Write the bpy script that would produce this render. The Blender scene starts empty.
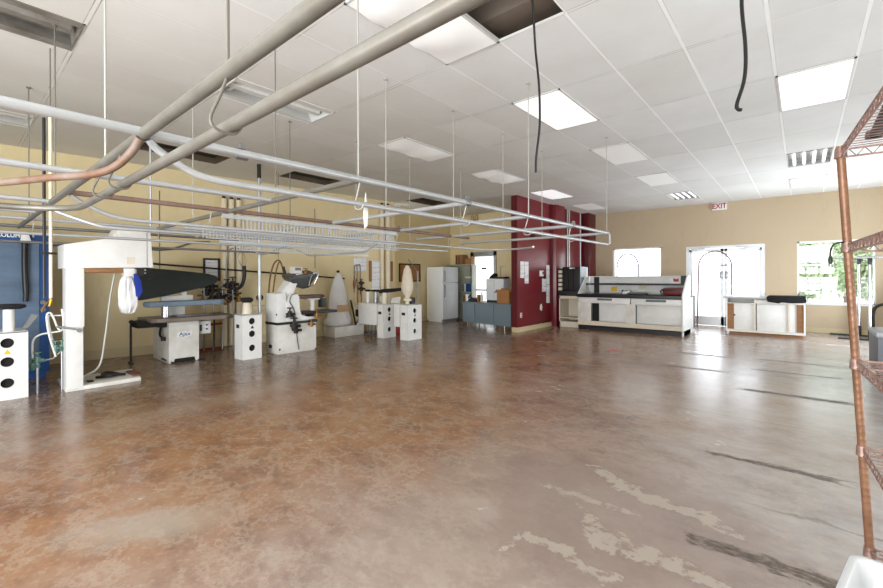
import bpy, bmesh, math, random
from mathutils import Vector, Matrix
random.seed(7)
C = bpy.context.scene.collection
PI = math.pi

# ------------------------------------------------------------------ materials
def lin(c):
    return tuple((x / 12.92 if x <= .04045 else ((x + .055) / 1.055) ** 2.4) for x in [v / 255 for v in c]) + (1,)
def mat(name, rgb, rough=.5, metal=0, var=.0, scale=6, rgb2=None, bump=0, spec=.5, stretch=(1, 1, 1)):
    m = bpy.data.materials.new(name); m.use_nodes = True
    nt = m.node_tree; p = nt.nodes['Principled BSDF']
    p.inputs['Roughness'].default_value = rough; p.inputs['Metallic'].default_value = metal
    p.inputs['Specular IOR Level'].default_value = spec
    p.inputs['Base Color'].default_value = lin(rgb)
    if var or rgb2 or bump:
        tc = nt.nodes.new('ShaderNodeTexCoord'); mp = nt.nodes.new('ShaderNodeMapping')
        mp.inputs['Scale'].default_value = stretch
        nt.links.new(tc.outputs['Object'], mp.inputs['Vector'])
        n = nt.nodes.new('ShaderNodeTexNoise'); n.inputs['Scale'].default_value = scale; n.inputs['Detail'].default_value = 6
        n.inputs['Roughness'].default_value = .65
        nt.links.new(mp.outputs['Vector'], n.inputs['Vector'])
        r = nt.nodes.new('ShaderNodeValToRGB')
        r.color_ramp.elements[0].position = .32; r.color_ramp.elements[1].position = .68
        a = lin(rgb); b = lin(rgb2) if rgb2 else tuple(x * (1 - var) for x in a[:3]) + (1,)
        r.color_ramp.elements[0].color = b; r.color_ramp.elements[1].color = a
        nt.links.new(n.outputs['Fac'], r.inputs['Fac']); nt.links.new(r.outputs['Color'], p.inputs['Base Color'])
        if bump:
            bn = nt.nodes.new('ShaderNodeBump'); bn.inputs['Strength'].default_value = bump; bn.inputs['Distance'].default_value = .01
            nt.links.new(n.outputs['Fac'], bn.inputs['Height']); nt.links.new(bn.outputs['Normal'], p.inputs['Normal'])
    return m
def emat(name, rgb, strength, base=None):
    m = mat(name, base or rgb, .6); p = m.node_tree.nodes['Principled BSDF']
    p.inputs['Emission Color'].default_value = lin(rgb); p.inputs['Emission Strength'].default_value = strength
    return m
M = {}
M['white'] = mat('white_enamel', (236, 236, 233), .35, var=.10, scale=5)
M['white_worn'] = mat('worn_white_enamel', (232, 231, 226), .42, scale=3.2, rgb2=(205, 202, 192))
M['cream'] = mat('cream_paint', (226, 216, 196), .5, var=.1)
M['cream_pipe'] = mat('cream_pipe_paint', (232, 220, 190), .45, var=.08)
M['black'] = mat('black_plastic', (22, 22, 24), .45, var=.2)
M['black_pad'] = mat('black_padding', (20, 20, 24), .85, var=.3, scale=14, bump=.2)
M['dark_hole'] = mat('dark_recess', (26, 24, 22), .8, var=.3)
M['green_pad'] = mat('dark_green_black_padding', (40, 47, 45), .75, var=.25, scale=9, bump=.2)
M['blue_pad'] = mat('pale_blue_padding', (128, 146, 166), .7, var=.12, scale=9, bump=.15)
M['brown_pad'] = mat('brown_padding', (98, 76, 72), .8, var=.15, scale=9)
M['galv'] = mat('galvanised_pipe', (196, 200, 202), .38, .55, var=.14, scale=5)
M['grey_pipe'] = mat('grey_painted_pipe', (128, 126, 118), .42, .35, scale=4, rgb2=(108, 103, 94))
M['brown_pipe'] = mat('brown_primed_pipe', (142, 120, 110), .5, .2, scale=5, rgb2=(122, 98, 86))
M['rust_pipe'] = mat('rusty_galvanised_pipe', (134, 122, 112), .6, .1, scale=5, rgb2=(112, 78, 56))
M['chrome'] = mat('bright_steel', (206, 208, 210), .2, .9, var=.06)
M['steel'] = mat('dull_steel', (150, 152, 154), .35, .8, var=.15)
M['dark_metal'] = mat('dark_cast_metal', (52, 48, 44), .5, .5, var=.35, scale=20)
M['brass'] = mat('aged_brass', (150, 112, 62), .4, .7, var=.25, scale=20)
M['rod'] = mat('white_grey_rod', (176, 175, 168), .45, .2, var=.1)
M['dark_rod'] = mat('dark_grey_rod', (120, 116, 106), .45, .3, var=.1)
M['copper'] = mat('copper_coloured_post', (148, 108, 82), .4, .25, scale=9, rgb2=(108, 76, 54))
M['copper_wire'] = mat('dull_copper_wire', (166, 140, 130), .42, .35, scale=40, rgb2=(118, 86, 74))
M['wood'] = mat('brown_wood', (160, 112, 66), .55, scale=5, rgb2=(128, 84, 46), stretch=(1, 1, 8))
M['cork'] = mat('cork_board', (170, 122, 72), .9, scale=30, rgb2=(142, 98, 54))
M['card'] = mat('brown_cardboard', (168, 118, 70), .8, var=.15)
M['blue'] = mat('blue_machine_paint', (32, 84, 146), .4, scale=2.5, rgb2=(24, 66, 122))
M['blue_grey'] = mat('grey_blue_door_panel', (104, 126, 150), .4, scale=1.6, rgb2=(84, 102, 124), stretch=(.4, .4, 2.5))
M['maroon'] = mat('maroon_gloss_paint', (118, 24, 36), .30, scale=1.6, rgb2=(106, 20, 31))
M['maroon_dark'] = mat('dark_maroon', (92, 12, 22), .4, scale=2, rgb2=(80, 10, 18))  # darker maroon for wall end, column side and corner column
M['desk'] = mat('blue_grey_metal_desk', (112, 128, 138), .45, var=.08)
M['red'] = mat('red_painted_steel', (172, 40, 34), .5, var=.2)
M['red_bag'] = mat('dark_red_vinyl', (120, 30, 34), .5, var=.25)
M['yellow'] = mat('yellow_sticker', (240, 196, 30), .6, var=.05)
M['paper'] = mat('white_paper', (238, 238, 236), .7, var=.04)
M['cloth'] = mat('white_cotton', (228, 228, 228), .9, var=.08, scale=10, bump=.3)
M['cream_cloth'] = mat('cream_cotton', (226, 216, 196), .9, var=.1, scale=10, bump=.3)
M['blue_cloth'] = mat('royal_blue_cloth', (30, 54, 150), .85, var=.1)
M['tan_hose'] = mat('tan_hose', (132, 96, 60), .6, var=.2)
M['orange_hose'] = mat('orange_hose', (160, 88, 42), .6, var=.2)
M['alu'] = mat('white_aluminium_frame', (232, 236, 240), .35, .1, var=.04)
M['grille'] = mat('light_fitting_white', (214, 214, 210), .4, var=.06)
M['grey_dirty'] = mat('grey_reflector', (150, 148, 142), .45, .2, scale=5, rgb2=(112, 104, 92))
M['plenum'] = mat('dark_plenum', (14, 12, 11), .9, var=.2)
M['duct'] = mat('brown_duct', (104, 92, 80), .6, var=.2)
M['tile_dark'] = mat('brown_shaded_fitting', (98, 84, 66), .7, scale=4, rgb2=(76, 64, 50))  # dark brown paints in the shade inside unlit fittings
M['base'] = mat('beige_baseboard', (206, 190, 152), .5, var=.1)
M['tub'] = mat('white_plastic_tub', (216, 219, 222), .3, var=.03)
M['green_metal'] = mat('green_valve_metal', (96, 130, 120), .5, .3, var=.3)
M['fridge'] = mat('white_fridge_enamel', (222, 226, 230), .35, var=.04)
M['beige_metal'] = mat('beige_metal_shelving', (180, 182, 166), .5, var=.08)
M['grey_plastic'] = mat('mid_grey_plastic', (110, 114, 120), .5, var=.1)
M['purple'] = mat('purple_grey_metal', (104, 96, 104), .5, .3, var=.1)
M['pink_metal'] = mat('pinkish_metal', (150, 118, 116), .5, .3, var=.1)
M['diff_dim'] = emat('prismatic_diffuser', (250, 250, 248), .10, (242, 242, 240))
M['diff_lit'] = emat('lit_prismatic_diffuser', (252, 252, 255), .55, (245, 245, 245))
M['tube'] = emat('white_fluorescent_tube', (245, 245, 248), .45)  # unlit tubes, given a faint glow to look bright
M['leaf'] = mat('pale_green_leaf', (150, 172, 128), .7, scale=3, rgb2=(176, 192, 158))
M['bark'] = mat('grey_bark', (120, 104, 88), .8, var=.3)
M['pave'] = mat('pale_concrete_paving', (222, 222, 218), .8, var=.05)

def glass():
    m = bpy.data.materials.new('clear_glass'); m.use_nodes = True; nt = m.node_tree; nt.nodes.clear()
    o = nt.nodes.new('ShaderNodeOutputMaterial'); mx = nt.nodes.new('ShaderNodeMixShader')
    t = nt.nodes.new('ShaderNodeBsdfTransparent'); g = nt.nodes.new('ShaderNodeBsdfGlossy')
    g.inputs['Roughness'].default_value = .02; mx.inputs[0].default_value = .05
    nt.links.new(t.outputs[0], mx.inputs[1]); nt.links.new(g.outputs[0], mx.inputs[2]); nt.links.new(mx.outputs[0], o.inputs[0])
    return m
M['glass'] = glass()

# ---- node shorthand for the larger surfaces
class N:
    def __init__(s, name):
        s.m = bpy.data.materials.new(name); s.m.use_nodes = True; s.t = s.m.node_tree
        s.p = s.t.nodes['Principled BSDF']
        s.co = s.t.nodes.new('ShaderNodeTexCoord').outputs['Object']
    def link(s, a, b): s.t.links.new(a, b)
    def val(s, sock, v):
        if isinstance(v, bpy.types.NodeSocket): s.link(v, sock)
        else: sock.default_value = v
    def math(s, op, a, b=0., c=0., clamp=False):
        n = s.t.nodes.new('ShaderNodeMath'); n.operation = op; n.use_clamp = clamp
        s.val(n.inputs[0], a); s.val(n.inputs[1], b); s.val(n.inputs[2], c); return n.outputs[0]
    def mapv(s, scale=(1, 1, 1), loc=(0, 0, 0), rz=0):
        n = s.t.nodes.new('ShaderNodeMapping'); n.inputs['Scale'].default_value = scale; n.inputs['Location'].default_value = loc
        n.inputs['Rotation'].default_value = (0, 0, rz); s.link(s.co, n.inputs['Vector']); return n.outputs[0]
    def noise(s, scale, detail=6, rough=.6, vec=None, dist=0):
        n = s.t.nodes.new('ShaderNodeTexNoise'); n.inputs['Scale'].default_value = scale; n.inputs['Detail'].default_value = detail
        n.inputs['Roughness'].default_value = rough; n.inputs['Distortion'].default_value = dist
        s.link(vec or s.co, n.inputs['Vector']); return n.outputs['Fac']
    def ramp(s, fac, stops):
        n = s.t.nodes.new('ShaderNodeValToRGB'); e = n.color_ramp.elements
        while len(e) < len(stops): e.new(.5)
        for el, (p, c) in zip(e, stops): el.position = p; el.color = c if len(c) == 4 else lin(c)
        s.link(fac, n.inputs['Fac']); return n.outputs['Color']
    def sm(s, x, a, b):
        n = s.t.nodes.new('ShaderNodeMapRange'); n.interpolation_type = 'SMOOTHSTEP'
        s.val(n.inputs[0], x); n.inputs[1].default_value = a; n.inputs[2].default_value = b; return n.outputs[0]
    def mix(s, f, a, b):
        n = s.t.nodes.new('ShaderNodeMix'); n.data_type = 'RGBA'
        s.val(n.inputs[0], f)
        for k, v in ((6, a), (7, b)):
            if isinstance(v, bpy.types.NodeSocket): s.link(v, n.inputs[k])
            else: n.inputs[k].default_value = v if len(v) == 4 else lin(v)
        return n.outputs[2]
    def xyz(s):
        n = s.t.nodes.new('ShaderNodeSeparateXYZ'); s.link(s.co, n.inputs[0]); return n.outputs
    def bump(s, h, strength, dist=.01):
        n = s.t.nodes.new('ShaderNodeBump'); n.inputs['Strength'].default_value = strength; n.inputs['Distance'].default_value = dist
        s.link(h, n.inputs['Height']); s.link(n.outputs[0], s.p.inputs['Normal'])

def floor_mat():
    n = N('stained_worn_concrete'); x, y, z = n.xyz()
    big = n.noise(.5, 4, .55); mid = n.noise(1.5, 9, .62, n.mapv((1, 1.35, 1), rz=.6)); med = n.noise(4.5, 8, .65, n.mapv((1, 1.6, 1), rz=.75)); fine = n.noise(22, 8, .7)
    v = n.math('ADD', n.math('MULTIPLY', mid, .6), n.math('MULTIPLY', med, .4))
    warm = n.ramp(v, [(.28, (90, 62, 46)), (.42, (128, 88, 62)), (.52, (152, 108, 74)), (.62, (154, 120, 92)), (.78, (168, 146, 124))])
    cool = n.ramp(v, [(.28, (126, 116, 110)), (.45, (154, 146, 141)), (.58, (172, 167, 164)), (.76, (192, 191, 192))])
    w = n.math('ADD', n.math('MULTIPLY', x, .42), n.math('MULTIPLY', big, 1.7))          # warmer towards the presses; greyer right side includes painted window sheen
    col = n.mix(n.sm(w, -.7, 1.15), warm, cool)
    dk = n.sm(n.math('ADD', x, n.math('MULTIPLY', big, 1.4)), -3.4, -6.2)                # darker towards the machines
    col = n.mix(n.math('MULTIPLY', dk, .7), col, (88, 72, 62))
    col = n.mix(n.math('MULTIPLY', n.sm(y, 6.5, 11.5), .4), col, (112, 92, 80))
    col = n.mix(n.math('MULTIPLY', n.sm(fine, .48, .74), .38), col, (196, 176, 154))
    col = n.mix(n.math('MULTIPLY', n.sm(n.noise(3, 8, .7, n.mapv((1, .45, 1), rz=-.7)), .52, .78), .4), col, (176, 162, 148))
    def ell(cx, cy, ax, ay, rot=0, wob=.8, ns=None):
        v = n.mapv((1, 1, 1), rz=0)
        dx = n.math('SUBTRACT', x, cx); dy = n.math('SUBTRACT', y, cy)
        c, s_ = math.cos(rot), math.sin(rot)
        a = n.math('DIVIDE', n.math('ADD', n.math('MULTIPLY', dx, c), n.math('MULTIPLY', dy, s_)), ax)
        b = n.math('DIVIDE', n.math('SUBTRACT', n.math('MULTIPLY', dy, c), n.math('MULTIPLY', dx, s_)), ay)
        d = n.math('SQRT', n.math('ADD', n.math('MULTIPLY', a, a), n.math('MULTIPLY', b, b)))
        return n.math('ADD', d, n.math('MULTIPLY', n.math('SUBTRACT', ns or mid, .5), wob))
    speck = n.sm(n.noise(70, 3, .5), .68, .74); col = n.mix(n.math('MULTIPLY', speck, .5), col, (84, 66, 56))
    vein = n.sm(n.math('ABSOLUTE', n.math('SUBTRACT', n.noise(1.9, 9, .7, n.mapv((1, 1.3, 1), rz=.9)), .5)), .035, .004)
    col = n.mix(n.math('MULTIPLY', vein, .28), col, (186, 172, 156))
    # pale dusty drag marks
    g = n.sm(ell(-2.78, .72, .50, .22, .95, 1.8), 1.3, .2); col = n.mix(n.math('MULTIPLY', g, .62), col, (172, 164, 152))
    g = n.sm(ell(-1.55, 2.2, .55, 1.5, .25, 2.2), 1.2, .3); col = n.mix(n.math('MULTIPLY', g, .45), col, (172, 158, 146))
    g = n.sm(ell(-5.0, 1.9, .35, 2.4, .12, 1.8), 1.1, .3); col = n.mix(n.math('MULTIPLY', g, .35), col, (176, 156, 136))
    # smooth mauve patch with flaked pale edges
    fl = n.noise(5.5, 12, .72, n.mapv((1, 1.2, 1), rz=.3)); jag = n.noise(26, 6, .65)
    fl = n.math('ADD', fl, n.math('MULTIPLY', n.math('SUBTRACT', jag, .5), .10))
    zone = n.sm(ell(-.85, 2.5, .85, .75, -.4, 1.6), 1.1, .8)
    col = n.mix(n.math('MULTIPLY', zone, .5), col, (138, 118, 108))
    pk = None
    for (cx, cy, ax, ay, r) in ((-0.896, 2.897, 0.211, 0.035, -0.45), (-0.6, 2.801, 0.183, 0.045, -0.151), (-0.369, 2.752, 0.112, 0.035, -0.306), (-0.894, 2.332, 0.138, 0.03, -0.789), (-0.762, 2.241, 0.098, 0.05, -0.418), (-0.615, 2.232, 0.121, 0.05, 0.294), (-0.438, 2.247, 0.139, 0.04, -0.09), (-0.999, 2.002, 0.102, 0.03, 0.055), (-0.859, 1.965, 0.105, 0.028, -0.271), (-0.719, 1.958, 0.076, 0.02, 0.257), (-1.151, 1.872, 0.068, 0.02, 1.348), (-0.986, 2.566, 0.251, 0.02, 0.01)):
        e = n.sm(ell(cx, cy, ax * 1.1, ay * 1.5, r, 6.5, fl), 1.0, .9); pk = e if pk is None else n.math('MAXIMUM', pk, e)
    pk = n.math('MULTIPLY', pk, n.sm(n.noise(8, 10, .7), .44, .50))
    col = n.mix(n.math('MULTIPLY', pk, .75), col, (178, 168, 154))
    # dark worn strips where fixed racks once stood
    chip = n.noise(11, 9, .78, n.mapv((.55, 1.8, 1)))
    scar = None
    for (x0, x1, yy, hw) in ((-.56, .2, 3.86, .035), (-.42, .3, 2.54, .05), (-.55, .38, 6.3, .055), (-1.65, -.85, 7.26, .04), (-.5, .42, 7.75, .035),
                             (-1.7, -.95, 8.62, .05), (-.5, .45, 8.75, .045)):
        dx = n.math('SUBTRACT', n.math('ABSOLUTE', n.math('SUBTRACT', x, (x0 + x1) / 2)), (x1 - x0) / 2)
        dy = n.math('SUBTRACT', n.math('ABSOLUTE', n.math('SUBTRACT', y, yy)), hw)
        d = n.math('MAXIMUM', n.math('DIVIDE', dx, 3.), dy)
        mk = n.sm(n.math('ADD', d, n.math('MULTIPLY', n.math('SUBTRACT', chip, .5), .30)), .012, -.012)
        scar = mk if scar is None else n.math('MAXIMUM', scar, mk)
    col = n.mix(n.math('MULTIPLY', scar, .9), col, n.ramp(n.noise(30, 8, .75, n.mapv((.6, 1.4, 1))), [(.38, (34, 30, 28)), (.5, (88, 78, 70)), (.6, (134, 116, 98)), (.7, (176, 160, 142))]))
    # long thin saw cuts / scratches
    cut = n.sm(n.math('ABSOLUTE', n.math('SUBTRACT', n.math('ADD', y, n.math('MULTIPLY', mid, .05)), 5.02)), .016, .006)
    col = n.mix(n.math('MULTIPLY', n.math('MULTIPLY', cut, n.sm(x, -2.9, -2.0)), .45), col, (110, 92, 80))
    cut = n.sm(n.math('ABSOLUTE', n.math('SUBTRACT', n.math('ADD', y, n.math('MULTIPLY', mid, .3)), 3.3)), .014, .005)
    col = n.mix(n.math('MULTIPLY', n.math('MULTIPLY', cut, n.sm(x, -.4, 0)), .5), col, (90, 78, 70))
    red = n.sm(ell(-2.67, 8.05, .11, .13, 0, .5), 1.1, .9); col = n.mix(red, col, (190, 60, 52))
    n.link(col, n.p.inputs['Base Color'])
    ro = n.math('ADD', n.math('MULTIPLY', mid, .22), n.math('MULTIPLY', scar, .3)); ro = n.math('ADD', ro, .13)
    ro = n.math('ADD', ro, n.math('MULTIPLY', pk, .25)); n.link(ro, n.p.inputs['Roughness'])
    n.p.inputs['Specular IOR Level'].default_value = .55
    n.bump(n.math('SUBTRACT', n.math('ADD', n.math('MULTIPLY', fine, .25), n.math('MULTIPLY', mid, .5)), n.math('MULTIPLY', scar, .6)), .12)
    return n.m
def ceil_mat():
    n = N('ceiling_tiles'); x, y, z = n.xyz()
    f = n.noise(1.2, 6, .6); sp = n.noise(90, 4, .7)
    tv = n.t.nodes.new('ShaderNodeTexWhiteNoise'); tv.noise_dimensions = '2D'
    cx = n.t.nodes.new('ShaderNodeCombineXYZ')
    gx = n.math('DIVIDE', n.math('ADD', x, 30.2), .6); gy = n.math('DIVIDE', n.math('ADD', y, 22.07 ), 1.2)
    n.link(n.math('FLOOR', gx), cx.inputs[0]); n.link(n.math('FLOOR', gy), cx.inputs[1]); n.link(cx.outputs[0], tv.inputs[0])
    col = n.ramp(f, [(.3, (222, 223, 221)), (.7, (234, 236, 236))])
    col = n.mix(n.math('MULTIPLY', tv.outputs[0], .3), col, (200, 198, 190))
    col = n.mix(n.math('MULTIPLY', n.sm(x, -1.5, -6.5), .35), col, (196, 188, 168))  # warmer away from the windows: daylight falloff painted into the tiles
    col = n.mix(n.math('MULTIPLY', n.sm(sp, .6, .72), .12), col, (150, 146, 138))
    fx = n.math('MULTIPLY', n.math('ABSOLUTE', n.math('SUBTRACT', n.math('FRACT', gx), .5)), .6)
    fy = n.math('MULTIPLY', n.math('ABSOLUTE', n.math('SUBTRACT', n.math('FRACT', gy), .5)), 1.2)
    bx = n.sm(fx, .286, .288); by = n.sm(fy, .586, .588)
    bar = n.math('MAXIMUM', bx, by)
    dark = n.math('MAXIMUM', n.math('MULTIPLY', n.math('MULTIPLY', n.sm(fx, .278, .285), n.math('SUBTRACT', 1, bx)), .35), n.math('MULTIPLY', n.sm(fy, .577, .585), n.math('SUBTRACT', 1, by)))  # thin shadow lines beside the grid bars, painted into the colour
    ln = n.sm(n.noise(2.1, 3), .36, .62)
    col = n.mix(n.math('MULTIPLY', n.math('MULTIPLY', dark, ln), .7), col, (92, 86, 76))
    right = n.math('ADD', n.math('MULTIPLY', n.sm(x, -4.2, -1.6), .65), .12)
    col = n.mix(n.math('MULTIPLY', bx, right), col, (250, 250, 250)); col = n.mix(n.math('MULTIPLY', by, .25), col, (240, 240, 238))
    n.link(col, n.p.inputs['Base Color']); n.p.inputs['Roughness'].default_value = .75
    n.bump(n.math('ADD', n.math('MULTIPLY', sp, .2), bar), .25, .006); return n.m
def wall_mat(name, a, b, dirt):
    n = N(name); x, y, z = n.xyz()
    f = n.noise(.8, 6, .6); g = n.noise(5, 7, .7, n.mapv((1, 1, .35)))
    col = n.mix(f, a, b)
    col = n.mix(n.math('MULTIPLY', n.sm(g, .52, .75), .28), col, dirt)
    n.link(col, n.p.inputs['Base Color']); n.p.inputs['Roughness'].default_value = .7
    n.bump(n.noise(60, 4, .6), .08); return n.m
M['floor'] = floor_mat(); M['ceiling'] = ceil_mat()
M['wall_y'] = wall_mat('stained_cream_wall_paint', (226, 210, 168), (214, 196, 152), (180, 156, 114))
M['wall_t'] = wall_mat('tan_textured_wall', (196, 178, 150), (186, 168, 140), (158, 138, 110))
def poster_mat():
    n = N('printed_sheet'); x, y, z = n.xyz()
    band = n.sm(n.noise(1, 2, .5, n.mapv((2, 2, 26))), .5, .62); wd = n.sm(n.noise(1, 2, .5, n.mapv((60, 60, 90))), .45, .55)
    n.link(n.mix(n.math('MULTIPLY', n.math('MULTIPLY', band, wd), .6), (236, 237, 240), (110, 112, 122)), n.p.inputs['Base Color'])
    n.p.inputs['Roughness'].default_value = .6; return n.m
M['sheet'] = poster_mat()

# ------------------------------------------------------------------ mesh building
class MB:
    def __init__(s): s.b = bmesh.new()
    def box(s, x0, x1, y0, y1, z0, z1, bev=0.):
        t = bmesh.new()
        v = [t.verts.new((x, y, z)) for x in (x0, x1) for y in (y0, y1) for z in (z0, z1)]
        for f in ((0, 1, 3, 2), (4, 6, 7, 5), (0, 4, 5, 1), (2, 3, 7, 6), (0, 2, 6, 4), (1, 5, 7, 3)): t.faces.new([v[i] for i in f])
        bmesh.ops.recalc_face_normals(t, faces=t.faces)
        if bev: bmesh.ops.bevel(t, geom=t.edges[:], offset=bev, segments=2, profile=.6, affect='EDGES')
        return s.merge(t)
    def merge(s, t):
        me = bpy.data.meshes.new('tmp'); t.to_mesh(me); t.free(); s.b.from_mesh(me); bpy.data.meshes.remove(me); return s
    def tube(s, pts, r, n=10, cap=True):
        P = [Vector(p) for p in pts]; R = r if isinstance(r, (list, tuple)) else [r] * len(P)
        rings = []; up = None
        for i, p in enumerate(P):
            d = ((P[i + 1] - p) if i < len(P) - 1 else Vector((0, 0, 0)))
            e = ((p - P[i - 1]) if i else Vector((0, 0, 0)))
            d = (d.normalized() if d.length else d) + (e.normalized() if e.length else e)
            d = d.normalized() if d.length > 1e-6 else Vector((0, 0, 1))
            if up is None: up = Vector((0, 0, 1)) if abs(d.z) < .9 else Vector((1, 0, 0))
            a = d.cross(up).normalized(); b = a.cross(d).normalized(); up = b
            rings.append([s.b.verts.new(p + (a * math.cos(2 * PI * k / n) + b * math.sin(2 * PI * k / n)) * R[i]) for k in range(n)])
        for A, B in zip(rings, rings[1:]):
            for k in range(n): s.b.faces.new((A[k], A[(k + 1) % n], B[(k + 1) % n], B[k]))
        if cap: s.b.faces.new(rings[0][::-1]); s.b.faces.new(rings[-1])
        return s
    def cyl(s, p, q, r, n=16): return s.tube([p, q], r, n)
    def lathe(s, prof, c, n=24, sx=1, sy=1, ang=0):
        rings = []
        for (r, z) in prof:
            ring = []
            for k in range(n):
                x, y = r * sx * math.cos(2 * PI * k / n), r * sy * math.sin(2 * PI * k / n)
                ring.append(s.b.verts.new((c[0] + x * math.cos(ang) - y * math.sin(ang), c[1] + x * math.sin(ang) + y * math.cos(ang), c[2] + z)))
            rings.append(ring)
        for A, B in zip(rings, rings[1:]):
            for k in range(n): s.b.faces.new((A[k], A[(k + 1) % n], B[(k + 1) % n], B[k]))
        s.b.faces.new(rings[0][::-1]); s.b.faces.new(rings[-1]); return s
    def prism(s, poly, axis, a0, a1, bev=0.):
        """poly: 2D points; axis x -> (y,z), y -> (x,z), z -> (x,y)"""
        t = bmesh.new()
        def v(p, a): return t.verts.new((a, p[0], p[1]) if axis == 'x' else (p[0], a, p[1]) if axis == 'y' else (p[0], p[1], a))
        A = [v(p, a0) for p in poly]; B = [v(p, a1) for p in poly]; k = len(poly)
        t.faces.new(A); t.faces.new(B[::-1])
        for i in range(k): t.faces.new((A[i], B[i], B[(i + 1) % k], A[(i + 1) % k]))
        bmesh.ops.recalc_face_normals(t, faces=t.faces)
        if bev: bmesh.ops.bevel(t, geom=t.edges[:], offset=bev, segments=2, profile=.6, affect='EDGES')
        return s.merge(t)
    def quad(s, *p): s.b.faces.new([s.b.verts.new(q) for q in p]); return s
    def xform(s, mtx): bmesh.ops.transform(s.b, matrix=mtx, verts=s.b.verts); return s
    def build(s, name, m, parent=None, sub=0, sharp=35, origin=None):
        me = bpy.data.meshes.new(name)
        off = Vector(origin) if origin else Vector((0, 0, 0))
        p = parent
        while p is not None: off = off + p.location; p = p.parent
        bmesh.ops.translate(s.b, verts=s.b.verts, vec=-off)
        bmesh.ops.recalc_face_normals(s.b, faces=s.b.faces)
        s.b.to_mesh(me); s.b.free()
        me.shade_smooth(); me.set_sharp_from_angle(angle=math.radians(sharp))
        o = bpy.data.objects.new(name, me); C.objects.link(o); me.materials.append(M[m] if isinstance(m, str) else m)
        if parent is not None: o.parent = parent
        if origin: o.location = Vector(origin)
        if sub:
            md = o.modifiers.new('smooth', 'SUBSURF'); md.levels = md.render_levels = sub
        return o
def tag(o, label, cat, group=None, kind=None):
    o['label'] = label; o['category'] = cat
    if group: o['group'] = group
    if kind: o['kind'] = kind
    return o
def thing(name, loc, label, cat, group=None):
    o = bpy.data.objects.new(name, None); C.objects.link(o); o.location = loc; o.empty_display_size = .1
    return tag(o, label, cat, group)
def struct(name, mb, m, parent=None):
    o = mb.build(name, m, parent)
    if parent is None: o['kind'] = 'structure'
    return o
def sempty(name, loc):
    o = bpy.data.objects.new(name, None); C.objects.link(o); o.location = loc; o['kind'] = 'structure'; return o
def dup(root, loc, label):
    r = root.copy(); C.objects.link(r); r.location = loc; r['label'] = label
    for ch in list(root.children):
        c = ch.copy(); C.objects.link(c); c.parent = r
        for g in list(ch.children):
            d = g.copy(); C.objects.link(d); d.parent = c
    return r
def arc(cx, cy, cz, r, a0, a1, plane='xz', n=10):
    out = []
    for i in range(n + 1):
        a = a0 + (a1 - a0) * i / n; u, v = r * math.cos(a), r * math.sin(a)
        out.append((cx + u, cy, cz + v) if plane == 'xz' else (cx, cy + u, cz + v) if plane == 'yz' else (cx + u, cy + v, cz))
    return out
def spline(pts, n=6):
    P = [Vector(p) for p in pts]; P = [P[0] * 2 - P[1]] + P + [P[-1] * 2 - P[-2]]; out = []
    for i in range(1, len(P) - 2):
        a, b, c, d = P[i - 1:i + 3]
        for k in range(n):
            t = k / n
            out.append(.5 * (2 * b + (c - a) * t + (2 * a - 5 * b + 4 * c - d) * t * t + (3 * b - a - 3 * c + d) * t ** 3))
    return out + [P[-2]]
def text(name, body, size, loc, rot, m, parent, sx=1.0, bold=0.):
    cu = bpy.data.curves.new(name, 'FONT'); cu.body = body; cu.size = size; cu.align_x = 'CENTER'; cu.align_y = 'CENTER'
    cu.extrude = .0015; cu.offset = bold
    tmp = bpy.data.objects.new(name, cu); C.objects.link(tmp); dg = bpy.context.evaluated_depsgraph_get()
    me = bpy.data.meshes.new_from_object(tmp.evaluated_get(dg)); me.name = name; bpy.data.objects.remove(tmp); bpy.data.curves.remove(cu)
    o = bpy.data.objects.new(name, me); C.objects.link(o); me.materials.clear(); me.materials.append(M[m])
    off = Vector((0, 0, 0)); p = parent
    while p is not None: off += p.location; p = p.parent
    o.parent = parent; o.location = Vector(loc) - off; o.rotation_euler = rot; o.scale = (sx, 1, 1); return o
def leftwall(y): return -9.33 + .114 * y if y <= 7.9 else -9.12          # inner face of the long wall behind the presses; it steps back beyond y = 7.9

HC = 3.43; YB = 13.9
exec_parts = []
# ------------------------------------------------------------------ the setting
def wslab(mb, y0, y1, z0, z1, a, b, bev=0.):
    return mb.prism([(leftwall(y0) + a, y0), (leftwall(y1) + a, y1), (leftwall(y1) + b, y1), (leftwall(y0) + b, y0)], 'z', z0, z1, bev)
XR = 2.6; YR = -4.6
b = MB(); b.box(-10, XR + .2, YR - .2, YB + .2, -.12, 0); struct('floor', b, 'floor')
lights = {   # cells of the ceiling grid: lower corner x, y
    'open': [(-5.0, -.47), (-5.0, 1.93), (-2.6, 11.53), (-.2, 9.13), (-8.0, 1.93), (-8.0, 4.33), (-8.0, 7.93), (-8.0, -.47)],
    'hole': [(-2.0, 1.93)]}
holes = lights['open'] + lights['hole']
xs = sorted({-10., XR + .2} | {h[0] for h in holes} | {round(h[0] + .6, 3) for h in holes})
ys = sorted({YR - .2, YB + .2} | {h[1] for h in holes} | {round(h[1] + 1.2, 3) for h in holes})
b = MB()
for x0, x1 in zip(xs, xs[1:]):
    for y0, y1 in zip(ys, ys[1:]):
        cx, cy = (x0 + x1) / 2, (y0 + y1) / 2
        if any(h[0] < cx < h[0] + .6 and h[1] < cy < h[1] + 1.2 for h in holes): continue
        b.quad((x0, y0, HC), (x0, y1, HC), (x1, y1, HC), (x1, y0, HC))
struct('ceiling', b, 'ceiling')
b = MB(); b.box(-10.2, XR + .4, YR - .2, YB + .4, 4.0, 4.15); struct('roof_slab', b, 'plenum')
b = MB()
b.prism([(leftwall(YR - .2), YR - .2), (leftwall(7.9), 7.9), (leftwall(7.9) - .2, 7.9), (leftwall(YR - .2) - .2, YR - .2)], 'z', 0, 4.0)
struct('wall_left', b, 'wall_y')
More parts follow.
